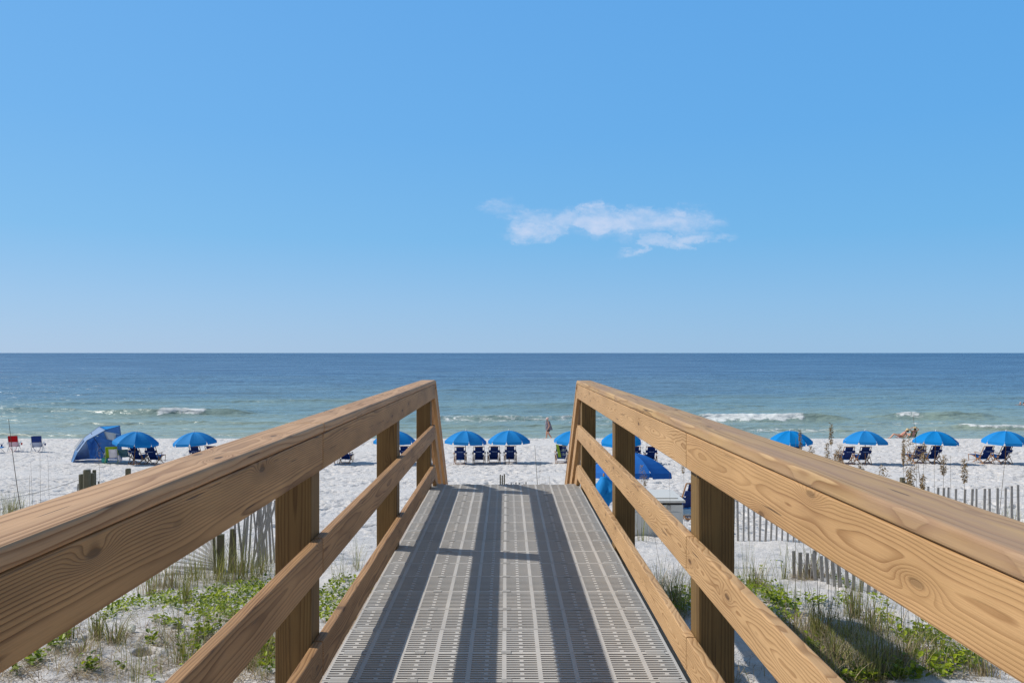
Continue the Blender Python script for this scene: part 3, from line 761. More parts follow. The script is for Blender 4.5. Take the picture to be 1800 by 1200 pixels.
# near umbrella by the storage box: low, tipped
nu = copy_tree(ub); Y = 21.0; x = PX(1106, Y)
for c_ in nu.children:
    if c_.name.startswith('canopy'):
        c_.data = c_.data.copy(); c_.data.materials[0] = M['canopy_shaded']
nu.scale = (1.08,) * 3; nu.location = (x, Y, Gs(x, Y) - .25); nu.rotation_euler = (R(-7), R(3), R(20)); tag(nu, 'shade-coloured blue beach umbrella standing low behind the pale storage box near the right railing', 'umbrella', UG)
# folded umbrella with its cloth hanging loose
Y = 18.9; x = PX(1057, Y); g0 = Gs(x, Y)
fu = tag(empty('folded_umbrella', (x, Y, g0)), 'folded bright blue umbrella with loosely bunched cloth beside the far right posts', 'umbrella')
mb = MB(); mb.tube([(0, 0, -.2), (.06, 0, 1.12)], .02, 8); mb.build('pole', M['chair_wood'], fu, True)
P = []
rr = random.Random(3)
for i in range(15):
    t_ = i / 14; row = []; rad = .05 + .27 * math.sin(math.pi * min(1, t_ * 1.1) * .72) ** 1.2; rad = max(.03, rad * (1 if t_ < .8 else 1.15))
    for j in range(25):
        a = 2 * math.pi * j / 24; f = 1 + .30 * math.sin(a * 6 + t_ * 3) * t_ + .10 * math.sin(a * 11 + 5 * t_)
        row.append((.05 + rad * f * math.cos(a) + .05 * math.sin(4 * t_), rad * f * math.sin(a) * .9, 1.05 - .60 * t_ + .07 * math.sin(a * 3 + 8 * t_) * t_))
    P.append(row)
MB().sheet(P, .006).build('canopy', M['canopy'], fu, True)
mb = MB(); P = [[(.06 + (.235 + .02 * math.sin(3 * a)) * math.cos(a), (.22) * math.sin(a), .70 + k * .05 - .03 * math.cos(a)) for a in np.linspace(0, 2 * math.pi, 17)] for k in range(2)]
mb.sheet(P, .012).build('strap', M['canopy_shaded'], fu, True)

# storage box
Y = 15.9; bx0, bx1 = PX(1098, Y), PX(1201, Y); zt = PZz(887, Y); zb = Gs((bx0 + bx1) / 2, Y) - .12; cx = (bx0 + bx1) / 2; wx = bx1 - bx0
sb = tag(empty('storage_box', (cx, Y, zb)), 'pale grey plastic beach storage box with off white lid beside the right railing', 'storage box')
H = zt - zb
mb = MB(); mb.box((0, .55, H / 2), (wx, 1.1, H))
for k in range(4): mb.box((-wx * .36 + k * wx * .24, -.008, H * .5), (wx * .17, .016, H * .62))
mb.build('body', M['box'], sb, bevel=.02, seg=3)
mb = MB(); mb.box((0, .55, H + .075), (wx + .07, 1.22, .05)); mb.box((0, .60, H + .112), (wx - .16, .95, .025)); mb.build('lid', M['lid'], sb, bevel=.018, seg=3)
mb = MB(); mb.box((0, .55, H + .026), (wx - .04, 1.06, .05)); mb.build('lid_gap_shade', M['black'], sb)  # black block stands in for the shade in the gap under the lid
for xx in (-.3, .3): mb = MB(); mb.box((xx, -.02, H * .93), (.07, .035, .09)); mb.build('latch', M['clip'], sb, bevel=.008)
# bench / low tray right of the box
Y = 16.3; x = PX(1222, Y); bt = tag(empty('low_bench', (x, Y, Gs(x, Y))), 'low weathered plank bench with pale top beside the storage box', 'bench')
mb = MB(); [mb.box((0, k * .15, .40), (.75, .14, .03)) for k in range(3)]; mb.build('seat', M['lid'], bt, bevel=.004)
for s in (-1, 1): mb = MB(); mb.bar((s * .3, .02, -.1), (s * .3, .02, .385), .06); mb.bar((s * .3, .28, -.1), (s * .3, .28, .385), .06); mb.build('leg', M['grey_wood'], bt)

# ---------------------------------------------------------------- beach tent
Y = 40.6; x = PX(170, Y); T0 = tag(empty('beach_tent', (x, Y, Gs(x, Y))), 'blue pop up beach tent shelter with white mesh windows leaning over the sand at left', 'beach tent')
def bez(P, s_, t_):
    P = [[(q[0] - .516 * q[1], q[1], q[2] - (.12 * q[1] if q[2] > .3 else 0)) for q in row] for row in P]
    n = len(P) - 1; f = s_ * n; i = min(int(f), n - 1); f -= i
    m = len(P[0]) - 1; g = t_ * m; j = min(int(g), m - 1); g -= j
    a = Vector(P[i][j]).lerp(Vector(P[i][j + 1]), g); b = Vector(P[i + 1][j]).lerp(Vector(P[i + 1][j + 1]), g); return a.lerp(b, f)
def cloth(name, P, mat, n=10, m=10, wr=.02, hole=None, seed=0, parent=T0, sag=.0):
    rr = random.Random(seed); G_ = []
    for i in range(n + 1):
        row = []
        for j in range(m + 1):
            p = bez(P, i / n, j / m); k = wr * (math.sin(j * 1.9 + seed + i * .35) + .6 * math.sin(i * 1.3 + j * 3.1 + seed))
            e = math.sin(math.pi * i / n) * math.sin(math.pi * j / m)
            row.append(p + Vector((k * .3, k, k * .6)) * e + Vector((0, 0, -sag * e)))
        G_.append(row)
    mb = MB().sheet(G_, .006)
    o = mb.build(name, mat, parent, True); return o
N_ = [(-1.22, -.25, -.03), (-.95, -.42, .50), (-.50, -.50, 1.10), (.45, -.45, 1.62), (1.24, -.15, 1.86)]
T_ = [(-1.32, .15, -.03), (-1.12, .25, .62), (-.62, .35, 1.28), (.12, .40, 1.83), (1.20, .45, 1.88)]
K_ = [(-1.12, .95, -.03), (-.95, 1.05, .45), (-.30, 1.25, .95), (.60, 1.25, 1.15), (1.28, .95, 1.42)]
cloth('lower_flap', [N_[:2], T_[:2]], M['tentblue'], 6, 6, .05, seed=2)
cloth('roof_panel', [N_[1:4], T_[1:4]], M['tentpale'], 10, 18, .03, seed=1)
cloth('roof_crown', [N_[3:], T_[3:]], M['canopy'], 5, 6, .01, seed=4)
cloth('end_panel', [T_[:3], K_[:3]], M['tentblue'], 8, 10, .03, seed=5)
cloth('crown_flap', [[T_[3], T_[4]], [(.35, .78, 1.60), K_[4]]], M['tentblue'], 4, 6, .01, seed=6)
# window between the crown flap and the skirt
cloth('mesh_window', [[(.35, .78, 1.60), (1.02, .90, 1.45)], [(.55, 1.20, 1.18), (.98, 1.16, 1.10)]], M['mesh'], 4, 4, .0)
cloth('window_surround', [[(.12, .40, 1.83), (.35, .78, 1.60)], [(.02, 1.0, 1.38), (.55, 1.20, 1.18)]], M['tentblue'], 4, 4, .01)
cloth('window_surround', [[(1.02, .90, 1.45), (1.28, .95, 1.42)], [(.98, 1.16, 1.10), (1.30, 1.15, 1.0)]], M['tentblue'], 4, 4, .01)
cloth('back_wall', [[(-.62, .35, 1.28), (.12, .40, 1.83)], [(-.30, 1.25, .95), (.02, 1.0, 1.38)]], M['tentblue'], 6, 6, .02)
cloth('back_wall', [[(-.95, 1.05, .45), (-.30, 1.25, .95), (.02, 1.0, 1.38), (.55, 1.20, 1.18), (.98, 1.16, 1.10), (1.30, 1.15, 1.0)], [(-1.05, 1.0, -.03), (-.40, 1.35, -.03), (0, 1.35, -.03), (.55, 1.35, -.03), (.98, 1.3, -.03), (1.35, 1.2, -.03)]], M['tentblue'], 8, 16, .04, seed=8)
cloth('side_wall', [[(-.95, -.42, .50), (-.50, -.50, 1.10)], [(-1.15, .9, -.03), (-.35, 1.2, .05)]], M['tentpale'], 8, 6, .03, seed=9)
cloth('side_window', [[(-1.02, -.12, .62), (-.66, -.10, 1.14)], [(-1.12, .14, .68), (-.74, .16, 1.20)]], M['mesh'], 3, 4, .0).location = (-.03, -.03, .045)
mb = MB(); mb.tube([(-.30, .0, 1.50), (.50, .25, .0)], .014, 6); mb.build('pole', M['black'], T0, True)
for q in (N_, T_): mb = MB(); mb.tube([(v_[0] - .516 * v_[1], v_[1], v_[2] - (.12 * v_[1] if v_[2] > .3 else 0)) for v_ in q], .010, 5); mb.build('rib', M['black'], T0, True)

# ---------------------------------------------------------------- folding beach chairs
def folding_chair(px, Y, label, top, low, frame, hi=.92, w_=.27, bag=None, straps=None, rz=0, group='low folding beach chairs at the left end of the beach'):
    x = PX(px, Y); c = tag(empty('folding_chair', (x, Y, Gs(x, Y) - .01), R(rz)), label, 'beach chair', group)
    f = MB()
    for s in (-1, 1): f.tube([(s * w_, .12, .28), (s * w_ * 1.0, -.10, .60), (s * w_ * .98, -.26, hi)], .012, 6)
    f.tube([(-w_ * .98, -.26, hi), (w_ * .98, -.26, hi)], .012, 6); f.build('back_frame', frame, c, True)
    for s in (-1, 1):
        f = MB(); f.tube([(s * (w_ + .02), -.22, 0), (s * (w_ + .02), .30, .50)], .011, 6); f.tube([(s * (w_ + .04), .42, 0), (s * (w_ + .04), -.12, .48)], .011, 6); f.build('leg', frame, c, True)
        f = MB(); f.box((s * (w_ + .06), .12, .52), (.05, .48, .025), Matrix.Rotation(.12, 3, 'X')); f.build('armrest', M['alu'], c, bevel=.008)
    zm = .28 + (hi - .28) * .50
    def row(t_): return (.12 - .38 * t_, .28 + (hi - .28) * t_)
    def P(t0, t1, off=0): return [[(xx, row(t_)[0] - .03 * math.sin(math.pi * t_) + off, row(t_)[1]) for xx in np.linspace(-w_ * .93, w_ * .93, 5)] for t_ in np.linspace(t0, t1, 6)]
    MB().sheet(P(.02, .45), .007).build('lower_back', low, c, True)
    MB().sheet(P(.45, 1.02, -.012), .02).build('back_pouch', top, c, True)
    MB().sheet([[(xx, y_, .29 + .05 * (y_ > .4) - .03 * math.sin(y_ * 4)) for xx in np.linspace(-w_ * .93, w_ * .93, 4)] for y_ in np.linspace(.08, .55, 6)], .008).build('seat', low, c, True)
    if bag: mb = MB(); mb.lathe([(0, 0), (.035, .0), (.05, .12), (.045, .125)], 10, (w_ + .13, .12, .36)); mb.build('cup_holder', bag, c, True)
    if straps:
        for s in (-1, 1):
            mb = MB(); mb.tube([(s * w_ * .8, -.10, .34), (s * w_ * .5 + .05, -.22, .16), (s * .05 + .03, -.2, .04)], .014, 5); mb.build('strap', straps, c, True)
    return c
red = fabric('red cloth', (.55, .012, .02), .2); pale_pink = fabric('pale pink mesh', (.75, .60, .66), .3); palegrey = fabric('pale blue mesh', (.50, .55, .68), .3)
lime = fabric('lime cloth', (.33, .50, .02), .2); whitec = fabric('white towel cloth', (.72, .72, .80), .2); aqua = fabric('pale aqua cloth', (.22, .42, .48), .2)
coral = fabric('coral cloth', (.75, .16, .11), .3); navyc = fabric('navy pouch cloth', (.004, .03, .20), .1); green = fabric('green cloth', (.02, .30, .07), .3)
folding_chair(24, 47.2, 'low beach chair with red back pouch and dangling pink straps', red, pale_pink, M['alu'], .93, .26, red, fabric('pink strap', (.7, .12, .15), 0), 20)
folding_chair(65, 46.8, 'low beach chair with dark blue back pouch over pale mesh', navyc, palegrey, M['alu'], .95, .27, navyc, navyc, 22)
folding_chair(-10, 46.2, 'blue folding beach chair cut off by the left edge of the view', navyc, M['canopy'], M['alu'], .72, .26, navyc, None, -12)
folding_chair(196.5, 39.9, 'lime green framed beach chair with white centre in front of the tent', lime, lime, plain('lime tube', (.40, .52, .05), .4), .86, .27, None, None, 20)
x = PX(198.5, 39.6); o = MB().sheet([[(x + xx * .94 + .09 * t_, 39.66 + xx * .34 - .26 * t_, Gs(x, 39.6) + .28 + .46 * t_) for xx in np.linspace(-.19, .19, 4)] for t_ in np.linspace(0, 1, 6)], .012).build('towel', whitec, None, True)
tag(o, 'white towel laid over the back of the lime green chair', 'towel')
folding_chair(217, 40.4, 'pale aqua beach chair between the lime green chair and the first umbrella pole', aqua, aqua, M['alu'], .70, .25, None, None, 18)
x = PX(210, 39.7); g0 = Gs(x, 39.7)
o = MB(); P = []
for i in range(9):
    t_ = i / 8; P.append([(x + .03 * math.sin(5 * t_) + (.055 + .03 * math.sin(4 * t_)) * math.cos(a) * (1 + .35 * math.sin(3 * a + 6 * t_)), 39.7 + .05 * math.sin(a), g0 + .10 + .34 * t_) for a in np.linspace(0, 2 * math.pi, 13)])
tag(o.sheet(P, .006).build('hanging_towel', whitec, None, True), 'crumpled white towel hanging between the lime chair and the aqua chair', 'towel')
x = PX(184, 40.0); g0 = Gs(x, 40)
bg_ = tag(empty('beach_bag', (x, 40.0, g0)), 'small teal beach bag with loop handles left of the lime green chair', 'bag')
mb = MB(); mb.lathe([(0, 0), (.13, .0), (.16, .2), (.12, .3), (.115, .295)], 12, sy=.6); mb.build('body', plain('teal cloth', (.05, .35, .32), .8), bg_, True)
mb = MB(); mb.tube([(-.08, 0, .29), (-.05, 0, .42), (.05, 0, .42), (.08, 0, .29)], .01, 5); mb.build('handle', M['white'], bg_, True)

# ---------------------------------------------------------------- people
def body(name, J, E, rad, mat, parent, sub=2):
    me = bpy.data.meshes.new(name); names = list(J); idx = {k: i for i, k in enumerate(names)}
    me.from_pydata([J[k] for k in names], [(idx[a], idx[b]) for a, b in E], []); me.materials.append(mat)
    o = bpy.data.objects.new(name, me); COL.objects.link(o); o.parent = parent
    sk = o.modifiers.new('skin', 'SKIN'); sk.use_smooth_shade = True
    if not me.skin_vertices: raise RuntimeError('no skin data')
    for k, i in idx.items():
        r = rad[k]; me.skin_vertices[0].data[i].radius = r if isinstance(r, tuple) else (r, r)
        me.skin_vertices[0].data[i].use_root = (k == 'pelvis')
    ss = o.modifiers.new('smooth', 'SUBSURF'); ss.levels = sub; ss.render_levels = sub
    return o
def arm_chain(J, E, rad, s, sh, el, wr, fdir, side):
    """upper arm, forearm, palm, four fingers and a thumb"""
    sh, el, wr, fdir, side = map(Vector, (sh, el, wr, fdir, side)); fdir.normalize(); side.normalize()
    a = 'arm' + s; J[a + 's'] = sh; J[a + 'e'] = el; J[a + 'w'] = wr; pm = wr + fdir * .075; J[a + 'p'] = pm
    E += [('chest', a + 's'), (a + 's', a + 'e'), (a + 'e', a + 'w'), (a + 'w', a + 'p')]
    rad.update({a + 's': .056, a + 'e': .043, a + 'w': .026, a + 'p': (.034, .018)})
    for k, l in enumerate((.062, .072, .068, .052)):
        n1 = '%sf%d' % (a, k); b = pm + side * (.024 - .016 * k)
        J[n1 + 'a'] = b + fdir * l * .5; J[n1 + 'b'] = b + fdir * l + Vector((0, 0, 0)) + side.cross(fdir) * .012
        E += [(a + 'p', n1 + 'a'), (n1 + 'a', n1 + 'b')]; rad.update({n1 + 'a': .0085, n1 + 'b': .0065})
    J[a + 'ta'] = wr + fdir * .035 + side * .038; J[a + 'tb'] = J[a + 'ta'] + fdir * .035 + side * .014
    E += [(a + 'w', a + 'ta'), (a + 'ta', a + 'tb')]; rad.update({a + 'ta': .011, a + 'tb': .008})
def head_parts(parent, c, yaw=0., s=1.0):
    """facial features on a head at c looking along local +Y"""
    rot = Matrix.Rotation(yaw, 3, 'Z')
    for sx in (-1, 1):
        e = MB(); e.lathe([(0, -.008), (.010, -.004), (.011, 0), (.010, .004), (0, .008)], 8, tuple(Vector(c) + rot @ Vector((sx * .032, .088, .010)))); e.build('eye', M['black'], parent, True)
        e = MB(); e.lathe([(0, -.03), (.014, -.015), (.016, .01), (0, .03)], 8, tuple(Vector(c) + rot @ Vector((sx * .078, -.002, 0))), .5, 1); e.build('ear', M['skin'], parent, True)
    e = MB(); e.tube([Vector(c) + rot @ Vector((0, .088, .012)), Vector(c) + rot @ Vector((0, .112, -.02)), Vector(c) + rot @ Vector((0, .09, -.03))], [.008, .014, .009], 6); e.build('nose', M['skin'], parent, True)
    e = MB(); e.tube([Vector(c) + rot @ Vector((-.022, .086, -.055)), Vector(c) + rot @ Vector((0, .093, -.054)), Vector(c) + rot @ Vector((.022, .086, -.055))], .005, 5); e.build('mouth', plain('lips', (.45, .16, .13), .5), parent, True)
def torso(J, E, rad, base, lean=0., broad=1.0):
    b = Vector(base); up = Vector((0, math.sin(lean), math.cos(lean)))
    for k, h, r in (('pelvis', 0, (.155 * broad, .125)), ('waist', .16, (.140 * broad, .115)), ('chest', .38, (.155 * broad, .115)), ('neck', .53, .056), ('skull', .64, (.078, .088)), ('crown', .74, (.070, .080))):
        J[k] = b + up * h; rad[k] = r
    J['chin'] = b + up * .585 + Vector((0, .03, 0)); rad['chin'] = .06
    E += [('pelvis', 'waist'), ('waist', 'chest'), ('chest', 'neck'), ('neck', 'chin'), ('chin', 'skull'), ('skull', 'crown')]
    return b + up * .655
def brim_hat(parent, c, mat, rb=.20, tilt=0., name='hat', front=0.):
    mb = MB(); mb.lathe([(rb, -.012), (rb, -.004), (.105, .012), (.10, .085), (.07, .115), (0, .12)], 18)
    o = mb.build(name, mat, parent, True); o.location = c; o.rotation_euler = (tilt, 0, 0); return o
# walker along the shore, seen from her left side, going left
Y = 60.3; x = PX(964, Y); wk = tag(empty('person', (x, Y, Gs(x, Y) - .02), R(90)), 'person in pale pink cap, loose patterned top and black shorts walking left by the water', 'person')
J, E, rad = {}, [], {}
hc = torso(J, E, rad, (0, 0, .86), .10, 1.35)
for s, sx, kn, an, toe in (('l', .09, (.09, .12, .47), (.10, .13, .09), (.10, .28, .03)), ('r', -.09, (-.09, .02, .46), (-.09, -.22, .12), (-.09, -.12, .03))):
    J['hip' + s] = Vector((sx, .0, .80)); J['knee' + s] = Vector(kn); J['calf' + s] = (Vector(kn) * .6 + Vector(an) * .4); J['ank' + s] = Vector(an); J['toe' + s] = Vector(toe)
    E += [('pelvis', 'hip' + s), ('hip' + s, 'knee' + s), ('knee' + s, 'calf' + s), ('calf' + s, 'ank' + s), ('ank' + s, 'toe' + s)]
    rad.update({'hip' + s: .115, 'knee' + s: .075, 'calf' + s: .070, 'ank' + s: .042, 'toe' + s: .038})
arm_chain(J, E, rad, 'l', (.19, .03, 1.29), (.25, -.02, 1.03), (.22, .16, .86), (0, .5, -.9), (-.2, .9, .5))
arm_chain(J, E, rad, 'r', (-.19, .03, 1.29), (-.24, -.06, 1.02), (-.22, .05, .80), (0, .3, -1), (.2, .9, .3))
body('body', J, E, rad, M['skin'], wk); head_parts(wk, hc)
mb = MB(); mb.lathe([(.10, -.04), (.104, .0), (.098, .06), (.06, .095), (0, .10)], 16, (hc.x, hc.y, hc.z + .02)); mb.sheet([[(hc.x + xx, hc.y + .08 + .11 * k / 3 * (1 - (xx / .12) ** 2), hc.z + .022 - .008 * k) for xx in np.linspace(-.09, .09, 7)] for k in range(4)], .006); mb.build('cap', M['pinkhat'], wk, True)
def pattern():
    m, t, b = newmat('patterned cloth'); tc = N(t, 'ShaderNodeTexCoord'); n = noise(t, tc.outputs['Object'], 11, 3, .6, 1.2)
    c = ramp(t, n, [(0, (.02, .02, .025)), (.46, (.03, .03, .04)), (.5, (.34, .30, .36)), (.57, (.30, .26, .34)), (.6, (.05, .05, .06)), (1, (.2, .2, .2))]); t.links.new(c, b.inputs['Base Color']); b.inputs['Roughness'].default_value = .9; return m
mb = MB(); P = []
for i in range(9):
    t_ = i / 8; zz = 1.36 - .66 * t_; r1 = .165 + .11 * t_; row = []
    for j in range(21):
        a = 2 * math.pi * j / 20; f = 1 + .05 * math.sin(6 * a) * t_
        row.append((.19 * f * (1 + .25 * t_) * math.cos(a) * (.75 if i == 0 else 1), .06 * (1 - t_) + r1 * f * math.sin(a) - .05 * t_, zz))
    P.append(row)
mb.sheet(P, .006).build('loose_top', pattern(), wk, True)
mb = MB()
for sx in (-1, 1): mb.lathe([(.125, 0), (.135, -.12), (.13, -.24)], 14, (sx * .09, .0, .84))
mb.build('shorts', M['black'], wk, True)
# two people sitting at the water, seen from behind
def sitter(px, label, chair_mat, shirt, yaw, arms, hatmat, ln=-.7):
    Y = 62.5; cl, sl = math.cos(ln + .32), math.sin(ln + .32)
    def lq(p): p = Vector(p) - Vector((0, .08, .30)); return Vector((p.x, p.y * cl + p.z * sl, -p.y * sl + p.z * cl)) + Vector((0, .08, .30))
    zt, yt = .18 + .52 * math.cos(ln), .08 + .52 * math.sin(ln)
    x = PX(px, Y); g0 = Gs(x, Y)
    c = tag(empty('folding_chair', (x, Y, g0), R(yaw)), label[1], 'beach chair', 'low chairs at the waterline')
    f = MB()
    for s in (-1, 1): f.tube([(s * .27, .1, .16), (s * .27, yt, zt)], .012, 6); f.tube([(s * .27, -.28, 0), (s * .27, .3, .2)], .012, 6); f.tube([(s * .27, .45, 0), (s * .27, -.1, .3)], .012, 6)
    f.build('frame', M['alu'], c, True)
    MB().sheet([[(xx, .08 + (yt - .08) * t_ - .02, .18 + (zt - .18) * t_) for xx in (-.25, 0, .25)] for t_ in np.linspace(0, 1, 5)], .008).build('back', chair_mat, c, True)
    MB().sheet([[(xx, .08 + .42 * t_, .18 - .03 * math.sin(3.1 * t_)) for xx in (-.25, 0, .25)] for t_ in np.linspace(0, 1, 5)], .008).build('seat', chair_mat, c, True)
    p = tag(empty('person', (x, Y, g0), R(yaw)), label[0], 'person')
    J, E, rad = {}, [], {}
    hc = torso(J, E, rad, (0, .08, .30), ln)
    for s, sx in (('l', .10), ('r', -.10)):
        J['hip' + s] = Vector((sx, .13, .28)); J['knee' + s] = Vector((sx * 1.2, .56, .42)); J['calf' + s] = Vector((sx * 1.2, .70, .25)); J['ank' + s] = Vector((sx * 1.2, .88, .06)); J['toe' + s] = Vector((sx * 1.3, 1.0, .10))
        E += [('pelvis', 'hip' + s), ('hip' + s, 'knee' + s), ('knee' + s, 'calf' + s), ('calf' + s, 'ank' + s), ('ank' + s, 'toe' + s)]
        rad.update({'hip' + s: .09, 'knee' + s: .058, 'calf' + s: .052, 'ank' + s: .034, 'toe' + s: .03})
    if arms:
        for s, k in (('l', 1), ('r', -1)): arm_chain(J, E, rad, s, lq((k * .18, -.05, .70)), lq((k * .42, -.04, .82)), lq((k * .20, -.02, .97)), (-k * .9, 0, .2), (0, .3, 1))
    else:
        for s, k in (('l', 1), ('r', -1)): arm_chain(J, E, rad, s, lq((k * .18, -.04, .69)), (k * .30, -.06, .36), (k * .26, .20, .40), (-.1 * k, .9, -.2), (-k, 0, .3))
    body('body', J, E, rad, M['skin'], p); head_parts(p, hc)
    P = []
    for i in range(6):
        t_ = i / 5; P.append([((.165 + .01 * math.sin(5 * t_)) * math.cos(a), .08 + .5 * math.sin(ln) * (1 - t_) + .13 * math.sin(a) * math.cos(ln), .26 + .47 * math.cos(ln) * (1 - t_) - .13 * math.sin(a) * math.sin(ln)) for a in np.linspace(0, 2 * math.pi, 17)])
    MB().sheet(P, .006).build('shirt', shirt, p, True)
    brim_hat(p, (hc.x, hc.y - .01, hc.z + .05), hatmat, .21, -.12)
    mb = MB(); mb.lathe([(.085, .05), (.092, 0), (.085, -.09), (.05, -.13), (0, -.13)], 14, (hc.x, hc.y - .02, hc.z)); mb.build('hair', M['hair'], p, True)
sitter(1585, ('person in a wide straw hat lying back in a coral chair by the water', 'coral low beach chair holding a person in a straw hat at the waterline'), coral, fabric('rose shirt', (.6, .14, .2), .1), 70, False, M['straw'], -.85)
sitter(1605, ('person in a straw hat with arms raised to the hat, seated by the water', 'green low beach chair half hidden behind an umbrella at the waterline'), green, fabric('pale pink shirt', (.6, .35, .33), .1), 8, True, M['straw'], -.5)
for px, py, l in ((1794, 711.5, 'swimmer with pale bathing cap standing chest deep far out at the right edge'), (1800, 712, 'darker haired swimmer chest deep beside another at the right edge')):
    Y = wy(py); x = PX(px, Y); sw = tag(empty('person', (x, Y, WZ - 1.22), R(rng.uniform(0, 90))), l, 'person', 'swimmers in the sea')
    J, E, rad = {}, [], {}
    hc = torso(J, E, rad, (0, 0, .86), .05)
    for s, sx in (('l', .09), ('r', -.09)):
        J['hip' + s] = Vector((sx, 0, .8)); J['knee' + s] = Vector((sx, .03, .46)); J['ank' + s] = Vector((sx, 0, .09)); J['toe' + s] = Vector((sx, .14, .03))
        E += [('pelvis', 'hip' + s), ('hip' + s, 'knee' + s), ('knee' + s, 'ank' + s), ('ank' + s, 'toe' + s)]; rad.update({'hip' + s: .095, 'knee' + s: .06, 'ank' + s: .036, 'toe' + s: .033})
        k = 1 if s == 'l' else -1; arm_chain(J, E, rad, s, (k * .19, 0, 1.28), (k * .42, .05, 1.2), (k * .62, .12, 1.22), (k, .2, 0), (0, 1, 0))
    body('body', J, E, rad, M['skin'], sw); head_parts(sw, hc)
    mb = MB(); mb.lathe([(.088, -.03), (.092, .03), (.07, .09), (0, .11)], 14, (hc.x, hc.y - .01, hc.z + .01)); mb.build('cap' if px < 1797 else 'hair', M['pinkhat'] if px < 1797 else M['hair'], sw, True)

# ---------------------------------------------------------------- sand fences
def picket(mb, base, h, w_=.038, lean=0., leany=0., th=.01):
    b = Vector(base); tp = b + Vector((math.sin(lean) * h, math.sin(leany) * h, h * math.cos(lean)))
    d = tp - b; q = d.to_track_quat('Z', 'Y').to_matrix()
    # track quat may roll: build from axes instead
    zz = d.normalized(); xx = Vector((1, 0, 0)); xx = (xx - zz * xx.dot(zz)).normalized(); yy = zz.cross(xx)
    Mx = Matrix((xx, yy, zz)).transposed(); mb.box((b + tp) / 2, (w_, th, d.length), Mx)
def fence(label, p0, p1, sp, h, posts=(), bury=.1, rough=.05, hfun=None, w_=.038, wires=(.25, .55, .85), jit=.03, group=None):
    p0 = Vector(p0); p1 = Vector(p1); L = (p1 - p0).length; n = int(L / sp)
    c = p0.lerp(p1, .5); root = tag(empty('sand_fence', (c.x, c.y, Gs(c.x, c.y))), label, 'sand fence', 'weathered sand fences on the dune'); rz = root.location.copy()
    tops = []
    for k in range(n + 1):
        t_ = k / max(1, n); p = p0.lerp(p1, t_); g0 = Gs(p.x, p.y); hh = (hfun(t_) if hfun else h) + rng.uniform(-jit, jit)
        ln = rng.gauss(0, rough) + rough * 1.4 * math.sin(t_ * 9)
        mb = MB(); picket(mb, Vector((p.x, p.y, g0 - bury)) - rz, hh + bury, w_ * rng.uniform(.85, 1.1), ln, rng.gauss(0, .03))
        mb.build('picket', M['grey_wood'], root); tops.append((p, g0, hh, ln))
    for wv in wires:
        pts = [Vector((p.x + math.sin(ln) * hh * wv, p.y - .012 * (1 if k % 2 else -1), g0 + hh * wv - .01 * math.sin(k))) - rz for k, (p, g0, hh, ln) in enumerate(tops)]
        mb = MB(); mb.tube(pts, .0028, 4); mb.build('wire', M['alu'], root)
    for (px_, yy, hh, rr_) in posts:
        x_ = PX(px_, yy); g0 = Gs(x_, yy); mb = MB()
        mb.tube([Vector((x_, yy, g0 - .3)) - rz, Vector((x_ + rng.uniform(-.02, .02), yy, g0 + hh)) - rz], rr_, 9); mb.build('post', M['old_post'], root, False)
    return root
# right: long fence; pickets run from behind the rail towards the right edge
def P2(px, Y): return (PX(px, Y), Y, 0)
fence('long grey picket sand fence standing beyond the right railing', P2(1288, 14.9), P2(1830, 12.55), .098, 1.16, posts=((1585, 13.62, 1.28, .045), (1594, 13.75, 1.22, .04)), rough=.018, jit=.012)
fence('short half buried grey picket fence with a grass clump, right of the deck', P2(1396, 10.55), P2(1560, 9.3), .092, .36, w_=.046, rough=.05, wires=(.6,))
# left: upright leaning run, fallen fan and stubs
fence('leaning grey picket sand fence beside the near left post', P2(415, 11.9), P2(535, 12.7), .062, 1.0, w_=.028, rough=.05, wires=(.3, .6, .9))
fence('second row of thin grey pickets crossing behind the leaning fence', P2(422, 11.5), P2(505, 13.6), .16, 1.08, w_=.028, rough=.14, wires=(.5,))
ff = tag(empty('sand_fence', (PX(350, 11.2), 11.2, Gs(PX(350, 11.2), 11.2))), 'collapsed sand fence fanned out flat on the sand left of the stub posts', 'sand fence', 'weathered sand fences on the dune')
piv = Vector((PX(378, 11.3), 11.3, 0)); piv.z = Gs(piv.x, piv.y)
for k in range(12):
    a = R(100 + 7.2 * k); ln = 1.0 + rng.uniform(-.1, .08)
    e = Vector((piv.x + math.cos(a) * ln * 1.0, piv.y + math.sin(a) * ln * .8 * (1 if k < 11 else 1), 0)); e.z = Gs(e.x, e.y) + .10 + .75 * max(0, 1 - k / 10)
    s_ = piv + Vector((0, 0, .02 + .025 * (12 - k)))
    mb = MB(); d = (e - s_); zz = d.normalized(); xx = Vector((0, 0, 1)); xx = (xx - zz * xx.dot(zz)).normalized(); yy = zz.cross(xx); Mx = Matrix((yy, xx, zz)).transposed()
    mb.box((s_ + e) / 2 - ff.location, (.042, .010, d.length), Mx); mb.build('picket', M['grey_wood'], ff)
for px, Y, h, w_, l in ((378, 11.2, .78, .035, 'thin grey stub picket left of the dark broken posts'), (388, 11.4, .55, .10, 'broad broken post between the stub pickets'), (391.5, 11.6, .80, .035, 'thin grey picket standing behind the broad broken post'), (405, 11.3, .62, .065, 'dark square stub post between the broken post and the leaning fence'), (412, 11.5, .56, .05, 'grey stub post against the leaning fence')):
    x = PX(px, Y); g0 = Gs(x, Y); mb = MB(); mb.box((0, 0, h / 2 - .15), (w_, w_ * .8, h + .3)); o = mb.build('fence_post', M['old_post'], None, bevel=.006); o.location = (x, Y, g0); o.rotation_euler = (rng.gauss(0, .03), rng.gauss(0, .04), rng.uniform(0, 1)); tag(o, l, 'fence post', 'stub posts of the broken fence')
